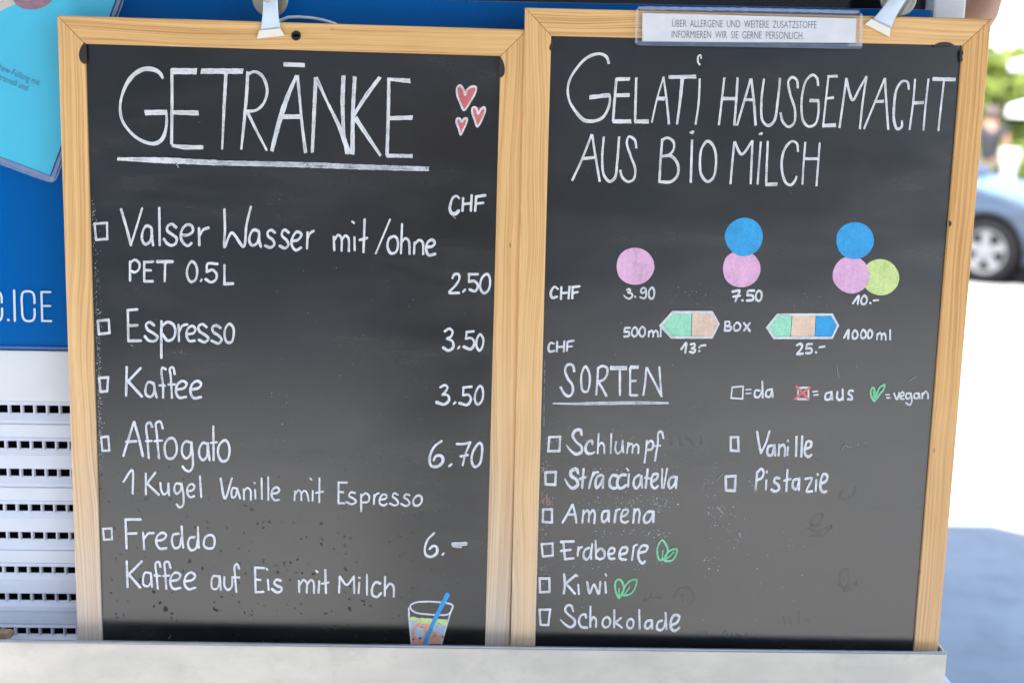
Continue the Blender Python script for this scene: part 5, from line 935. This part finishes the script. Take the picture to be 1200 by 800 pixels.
# ---------------- parked car
def car(wx, wy):
    o = empty('parked_car', (wx, wy + 0.03, 0), label='light blue parked car seen at the right edge past the chalkboard', cat='car')
    m, n, p = nodes_of('blue_car_paint'); f = noise(n, coords(n), 400, 2, 0.5)
    c = mixc(n, f.outputs[0], (0.026, 0.038, 0.058), (0.032, 0.046, 0.070)); n.links.new(c, p.inputs['Base Color']); p.inputs['Metallic'].default_value = 0.35; p.inputs['Roughness'].default_value = 0.3; p.inputs['Coat Weight'].default_value = 0.3
    PAINT = m; BLK = plain('car_black_trim', (0.006, 0.006, 0.007), 0.7, spec=0.2); GL = plain('car_glass', (0.01, 0.012, 0.014), 0.05); TY_ = plain('car_tyre', (0.007, 0.007, 0.008), 0.9, spec=0.15); RIM = plain('car_alloy', (0.17, 0.17, 0.18), 0.45, 0.4)
    wb = 2.55; rw = 0.31; zc = rw; ar = 0.355
    def arch(cx): return [(cx + ar * math.cos(a), zc + ar * math.sin(a)) for a in [R(200 - 220 * k / 16) for k in range(17)]]
    # outline relative to the front wheel centre, x towards the nose
    nose = [(0.50, 0.20), (0.70, 0.24), (0.80, 0.40), (0.79, 0.55), (0.70, 0.64), (0.45, 0.74), (0.15, 0.83), (-0.25, 0.92), (-0.55, 0.97)]
    tail = [(-2.55, 1.00), (-3.15, 0.95), (-3.30, 0.80), (-3.32, 0.45), (-3.20, 0.26), (-3.05, 0.20)]
    low = [(q[0], q[1]) for q in arch(-wb)] + [(q[0], q[1]) for q in arch(0)]
    outline = nose + tail + low
    g = G(); hw = 0.85
    def sect(z):                                 # the flank leans in above the belt and tucks in at the sill
        return hw - 0.10 * max(0, (z - 0.62) / 0.4) ** 1.5 - 0.06 * max(0, (0.40 - z) / 0.25)
    A = [Vector((wx + x - (0.18 if False else 0), wy + hw - sect(z), z)) for x, z in outline]; B = [Vector((wx + x, wy + hw + sect(z), z)) for x, z in outline]
    k = len(outline); g.add(A + B, [tuple(range(k)), tuple(range(2 * k - 1, k - 1, -1))] + [(i, (i + 1) % k, k + (i + 1) % k, k + i) for i in range(k)])
    bd = g.build('body', PAINT, o, bevel=0.04); bd.modifiers['bevel'].segments = 4; bd.modifiers['bevel'].angle_limit = R(50)
    g = G(); cab = [(-0.50, 0.95), (-1.15, 1.40), (-1.55, 1.46), (-2.25, 1.42), (-2.85, 0.97)]
    wl = lambda z: 0.74 - 0.14 * (z - 0.95) / 0.5
    A = [Vector((wx + x, wy + hw - wl(z), z)) for x, z in cab]; B = [Vector((wx + x, wy + hw + wl(z), z)) for x, z in cab]; k = 5
    g.add(A + B, [tuple(range(k)), tuple(range(2 * k - 1, k - 1, -1))] + [(i, (i + 1) % k, k + (i + 1) % k, k + i) for i in range(k)]); g.build('cabin', PAINT, o, bevel=0.04)
    for s in (-1, 1):
        for q in ([(-0.80, 1.00), (-1.22, 1.35), (-1.60, 1.39), (-1.60, 1.00)], [(-1.68, 1.00), (-1.68, 1.39), (-2.20, 1.37), (-2.62, 1.00)]):
            g = G(); g.add([(wx + x, wy + hw + s * (wl(z) + 0.004), z) for x, z in q], [(0, 1, 2, 3)]); g.build('window', GL, o)
        g = G(); g.box((wx - 1.75, wy + hw + s * (sect(0.83) + 0.012), 0.83), (0.16, 0.03, 0.03)); g.build('door_handle', PAINT, o, bevel=0.008)
        g = G(); g.box((wx - 0.85, wy + hw + s * 0.93, 1.02), (0.10, 0.18, 0.12)); g.build('mirror', PAINT, o, bevel=0.03)
        g = G(); g.prism([(wx + 0.42, wy + hw + s * 0.60, 0.70), (wx + 0.72, wy + hw + s * 0.50, 0.60), (wx + 0.74, wy + hw + s * 0.50, 0.52), (wx + 0.48, wy + hw + s * 0.62, 0.56)], (0, s * 0.225, 0)); g.build('headlight', plain('headlight_glass', (0.5, 0.52, 0.55), 0.1), o, bevel=0.01)
    g = G(); g.box((wx + 0.70, wy + hw, 0.30), (0.22, 1.5, 0.13)); g.build('bumper', BLK, o, bevel=0.03)
    g = G(); g.add([(wx - 0.53, wy + hw - 0.66, 0.985), (wx - 0.53, wy + hw + 0.66, 0.985), (wx - 1.12, wy + hw + 0.56, 1.395), (wx - 1.12, wy + hw - 0.56, 1.395)], [(0, 1, 2, 3)]); 
    for v in g.v: v.x += 0.008; v.z += 0.006
    g.build('windscreen', GL, o)
    for cx in (0, -wb):
        g = G(); g.box((wx + cx, wy + hw, zc + 0.03), (0.66, 1.30, 0.60)); g.build('wheel_well', BLK, o)
        for s in (-1, 1):
            yc = wy + hw + s * 0.72; c = Vector((wx + cx, yc, zc)); ax_ = Vector((0, s, 0))
            g = G(); g.lathe(c, ax_, [(0.20, -0.10), (0.29, -0.10), (rw, -0.07), (rw, 0.07), (0.29, 0.10), (0.215, 0.10), (0.20, 0.085)], 40); ty = g.build('wheel', TY_, o, smooth=True)
            g = G(); g.lathe(c, ax_, [(0.205, 0.08), (0.207, 0.098), (0.19, 0.098), (0.18, 0.07), (0.18, 0.02)], 40)
            for q in range(5):
                a = 2 * math.pi * q / 5 + 0.3; ra = Vector((math.cos(a), 0, math.sin(a))); tt = Vector((-math.sin(a), 0, math.cos(a)))
                g.prism([c + ax_ * 0.06 + ra * 0.03 + tt * 0.035, c + ax_ * 0.06 + ra * 0.19 + tt * 0.042, c + ax_ * 0.06 + ra * 0.19 - tt * 0.042, c + ax_ * 0.06 + ra * 0.03 - tt * 0.035], ax_ * 0.028)
            g.lathe(c, ax_, [(0.055, 0.06), (0.05, 0.095), (0.001, 0.098)], 20); g.build('rim', RIM, ty)
            g = G(); g.lathe(c, ax_, [(0.001, 0.015), (0.18, 0.015)], 24); g.build('brake_disc', BLK, ty)
    return o
wp = at(1153, 297, CAM_LOC.y + 12.0)
car(wp.x, wp.y - 0.03).rotation_euler = (0, 0, R(-42))

# ---------------- trees, parasols far behind
def leaf_mat(name, a, b):
    m, n, p = nodes_of(name); f = noise(n, coords(n), 1.3, 3, 0.6)
    c = mixc(n, ramp(n, f.outputs[0], [(0.35, 0.0), (0.65, 1.0)]).outputs[0], a, b); n.links.new(c, p.inputs['Base Color']); p.inputs['Roughness'].default_value = 0.55
    p.inputs['Specular IOR Level'].default_value = 0.25
    tr = N(n, 'ShaderNodeBsdfTranslucent'); n.links.new(c, tr.inputs[0]); mx = N(n, 'ShaderNodeMixShader'); mx.inputs[0].default_value = 0.35
    n.links.new(p.outputs[0], mx.inputs[1]); n.links.new(tr.outputs[0], mx.inputs[2]); n.links.new(mx.outputs[0], n.nodes['Material Output'].inputs[0]); return m
LEAF = [leaf_mat('fresh_leaves', (0.14, 0.185, 0.035), (0.22, 0.26, 0.06)), leaf_mat('darker_leaves', (0.09, 0.13, 0.03), (0.14, 0.19, 0.05))]
BARK = plain('bark', (0.10, 0.075, 0.05), 0.9, var=0.4, scale=8)
def tree(loc, h, r, seed, mat, label, nleaf=3600):
    rr = random.Random(seed); loc = Vector(loc); o = empty('tree', loc, label=label, cat='tree', group='trees beyond the square')
    g = G(); top = h * 0.62
    g.tube([loc + Vector((rr.uniform(-.1, .1), rr.uniform(-.1, .1), top * t)) for t in (0, .25, .5, .75, 1)], [h * .028, h * .022, h * .018, h * .013, h * .006], 9)
    ends = []
    for k in range(9):
        z0 = h * rr.uniform(0.22, 0.55); a = rr.uniform(0, 6.28); d = Vector((math.cos(a), math.sin(a), rr.uniform(0.3, 1.0))).normalized(); L = r * rr.uniform(0.6, 0.95)
        p0 = loc + Vector((0, 0, z0)); g.tube([p0, p0 + d * L * 0.5, p0 + d * L + Vector((0, 0, 0.12 * L))], [h * .009, h * .006, h * .002], 6); ends.append(p0 + d * L)
    g.build('trunk', BARK, o, smooth=True)
    clumps = [(e, r * rr.uniform(0.28, 0.45)) for e in ends]
    for _ in range(16):
        a = rr.uniform(0, 6.28); q = r * math.sqrt(rr.random()) * 0.85; z = h * rr.uniform(0.30, 0.93); fall = math.sin(min(1, max(0.12, (z / h - 0.2) / 0.8)) * math.pi) ** 0.5
        clumps.append((loc + Vector((q * fall * math.cos(a), q * fall * math.sin(a), z)), r * rr.uniform(0.24, 0.42)))
    g = G()
    for _ in range(nleaf):
        c, cr_ = rr.choice(clumps); d = Vector((rr.gauss(0, 1), rr.gauss(0, 1), rr.gauss(0, 0.8))).normalized() * cr_ * rr.random() ** 0.4
        p = c + d; s = rr.uniform(0.09, 0.20); u = Vector((rr.gauss(0, 1), rr.gauss(0, 1), rr.gauss(0, .6))).normalized(); v = u.orthogonal().normalized(); v.rotate(Matrix.Rotation(rr.uniform(0, 6.28), 3, u)); 
        g.add([p - u * s, p + v * s * 0.5, p + u * s, p - v * s * 0.5], [(0, 1, 2, 3)])
    g.build('crown', mat, o, fix=False)
for px, D, h, r, mt, lab in [(1166, 30, 3.15, 1.7, 0, 'small bright green tree directly right of the chalkboard corner'), (1210, 36, 3.3, 2.0, 0, 'bright green tree at the right edge of the view'), (1125, 44, 3.6, 2.4, 1, 'darker green tree farther back behind the chalkboard edge')]:
    tree(ground_at(px, D), h, r, int(px), LEAF[mt], lab)
def hedge(p0, p1, hgt, dep, label, nleaf=5200):
    p0, p1 = Vector(p0), Vector(p1); rr = random.Random(11); o = empty('hedge', (p0 + p1) / 2, label=label, cat='hedge'); d = (p1 - p0); q = Vector((-d.y, d.x, 0)).normalized(); g = G()
    for k in range(14):
        b = p0 + d * (k + 0.5) / 14; g.tube([b, b + Vector((rr.uniform(-.1, .1), 0, hgt * 0.8))], [0.03, 0.012], 6)
    g.build('stems', BARK, o); g = G()
    for _ in range(nleaf):
        t = rr.random(); top = hgt * (0.86 + 0.10 * math.sin(t * 31) + 0.06 * math.sin(t * 77)); z = top * rr.random() ** 0.6; e = dep * 0.5 * (1 - 0.4 * (z / hgt) ** 3) * rr.choice((-1, 1)) * rr.random() ** 0.35
        p = p0 + d * t + q * e + Vector((0, 0, z)); s = rr.uniform(0.06, 0.12); u = Vector((rr.gauss(0, 1), rr.gauss(0, 1), rr.gauss(0, .6))).normalized(); v = u.orthogonal().normalized()
        g.add([p - u * s, p + v * s * 0.5, p + u * s, p - v * s * 0.5], [(0, 1, 2, 3)])
    g.build('leaves', LEAF[0], o, fix=False)
hedge(ground_at(1085, 21), ground_at(1290, 25), 1.25, 0.9, 'clipped green hedge behind the distant person and the blue car')
CANVAS = plain('white_canvas', (0.78, 0.78, 0.76), 0.8, var=0.04)
POLE = plain('white_pole', (0.62, 0.62, 0.62), 0.4)
def parasol(loc, zr, rad, drop, label, n=8, mats=(CANVAS, POLE), name='parasol', grp='white parasols in the distance'):
    loc = Vector(loc); o = empty(name, loc, label=label, cat='parasol', group=grp)
    g = G(); g.tube([loc, loc + Vector((0, 0, zr))], 0.028, 10); g.build('pole', mats[1], o, smooth=True)
    g = G(); g.lathe(loc, (0, 0, 1), [(0.02, 0.0), (0.26, 0.0), (0.26, 0.05), (0.05, 0.09), (0.03, 0.3)], 24); g.build('base', mats[1], o)
    g = G(); P = lambda r_, z, k: loc + Vector((r_ * math.cos(2 * math.pi * (k + .5) / n), r_ * math.sin(2 * math.pi * (k + .5) / n), z))
    rings = [(0.03, zr), (rad * 0.5, zr - drop * 0.52), (rad, zr - drop), (rad, zr - drop - 0.16)]
    for th in (0, 0.006): g.add([P(max(0.01, r_ - th), z - th, k) for r_, z in rings for k in range(n)], [(i * n + k, i * n + (k + 1) % n, (i + 1) * n + (k + 1) % n, (i + 1) * n + k) for i in range(3) for k in range(n)])
    g.build('canopy', mats[0], o)
    for k in range(n):
        g = G(); g.tube([P(0.03, zr - 0.04, k), P(rad * .98, zr - drop - 0.02, k)], 0.008, 5); g.build('rib', mats[1], o)
parasol(ground_at(1236, 24), 2.85, 0.95, 0.2, 'white parasol higher up at the right edge beside the tree')
parasol(ground_at(1216, 21), 1.98, 0.55, 0.2, 'small white parasol at the right edge just above the people')
# cafe table under a white cloth
tp = ground_at(1182, 15.2)
t = empty('cafe_table', tp, label='tall narrow standing table under a white cover behind the blue car', cat='table')
g = G(); g.lathe(tp, (0, 0, 1), [(0.001, 1.215), (0.115, 1.215), (0.125, 1.20), (0.085, 0.95), (0.07, 0.65), (0.085, 0.35), (0.20, 0.05), (0.20, 0.04)], 28); g.build('cloth', plain('off_white_table_cover', (0.42, 0.42, 0.41), 0.8), t, smooth=True)
g = G(); g.tube([tp, tp + Vector((0, 0, 1.20))], 0.03, 10); g.lathe(tp, (0, 0, 1), [(0.02, 0), (0.19, 0), (0.19, 0.02), (0.03, 0.035)], 20); g.build('leg', POLE, t)

# ---------------- the parasol overhead, and a townhouse added behind the photographer for the reflections
o = empty('cantilever_parasol', (3.05, -1.0, 0), label='large grey cantilever parasol standing over the ice cream cart', cat='parasol')
GREYP = plain('grey_canopy', (0.45, 0.45, 0.46), 0.85, var=0.05); PM = plain('parasol_mast', (0.10, 0.10, 0.11), 0.5)
cx, cy, zr, rad, n = 1.02, -0.47, 2.42, 2.2, 8
P = lambda r_, z, k: Vector((cx + r_ * math.cos(2 * math.pi * (k + .5) / n), cy + r_ * math.sin(2 * math.pi * (k + .5) / n), z))
g = G(); rings = [(0.03, zr + 0.5), (rad * 0.5, zr + 0.26), (rad, zr), (rad, zr - 0.1)]
g.add([P(r_, z, k) for r_, z in rings for k in range(n)], [(i * n + k, i * n + (k + 1) % n, (i + 1) * n + (k + 1) % n, (i + 1) * n + k) for i in range(3) for k in range(n)]); g.build('canopy', GREYP, o)
g = G(); g.tube([(3.05, -1.0, 0.05), (3.05, -1.0, 2.2), (2.9, -0.95, 2.9), (cx, cy, zr + 0.62), (cx, cy, zr + 0.45)], 0.04, 10); g.build('mast', PM, o, smooth=True)
g = G(); g.box((3.05, -1.0, 0.035), (0.8, 0.8, 0.07)); g.build('base', PM, o, bevel=0.01)
for k in range(n): g = G(); g.tube([P(0.03, zr + 0.46, k), P(rad * .5, zr + 0.235, k), P(rad * .98, zr - 0.02, k)], 0.012, 6); g.build('rib', PM, o)
BA = R(-39)
bl = empty('added_building', (-2.0, -9.1, 0), (0, 0, BA), label='unseen townhouse added behind the photographer to darken the board reflections', cat='added_building')  # added out of view and angled to shape the reflections in the boards
BM = world_of(bl); BR = BA
FAC = plain('townhouse_render', (0.30, 0.29, 0.275), 0.9, var=0.15, scale=3); ROOF = plain('townhouse_roof', (0.10, 0.05, 0.04), 0.8)
RM = Matrix.Rotation(BA, 3, 'Z'); T_ = lambda *q: BM @ Vector(q)
g = G(); g.box(T_(3.75, -2, 3.2), (24.5, 4, 6.4), rot=RM); g.build('wall', FAC, bl)
g = G(); g.prism([T_(-8.8, 0.3, 6.41), T_(-8.8, -2, 8.2), T_(-8.8, -4.3, 6.41)], RM @ Vector((25.1, 0, 0))); g.build('roof', ROOF, bl)
WFR = plain('window_frame', (0.4, 0.4, 0.4), 0.5)
for i in range(8):
    for j in range(2):
        g = G(); g.box(T_(-6 + 3 * i, 0.03, 1.7 + 2.9 * j), (1.1, 0.1, 1.5), rot=RM); wf = g.build('window', WFR, bl)
        g = G(); g.box(T_(-6 + 3 * i, 0.085, 1.7 + 2.9 * j), (0.96, 0.006, 1.36), rot=RM); g.build('pane', WINDOW, wf)
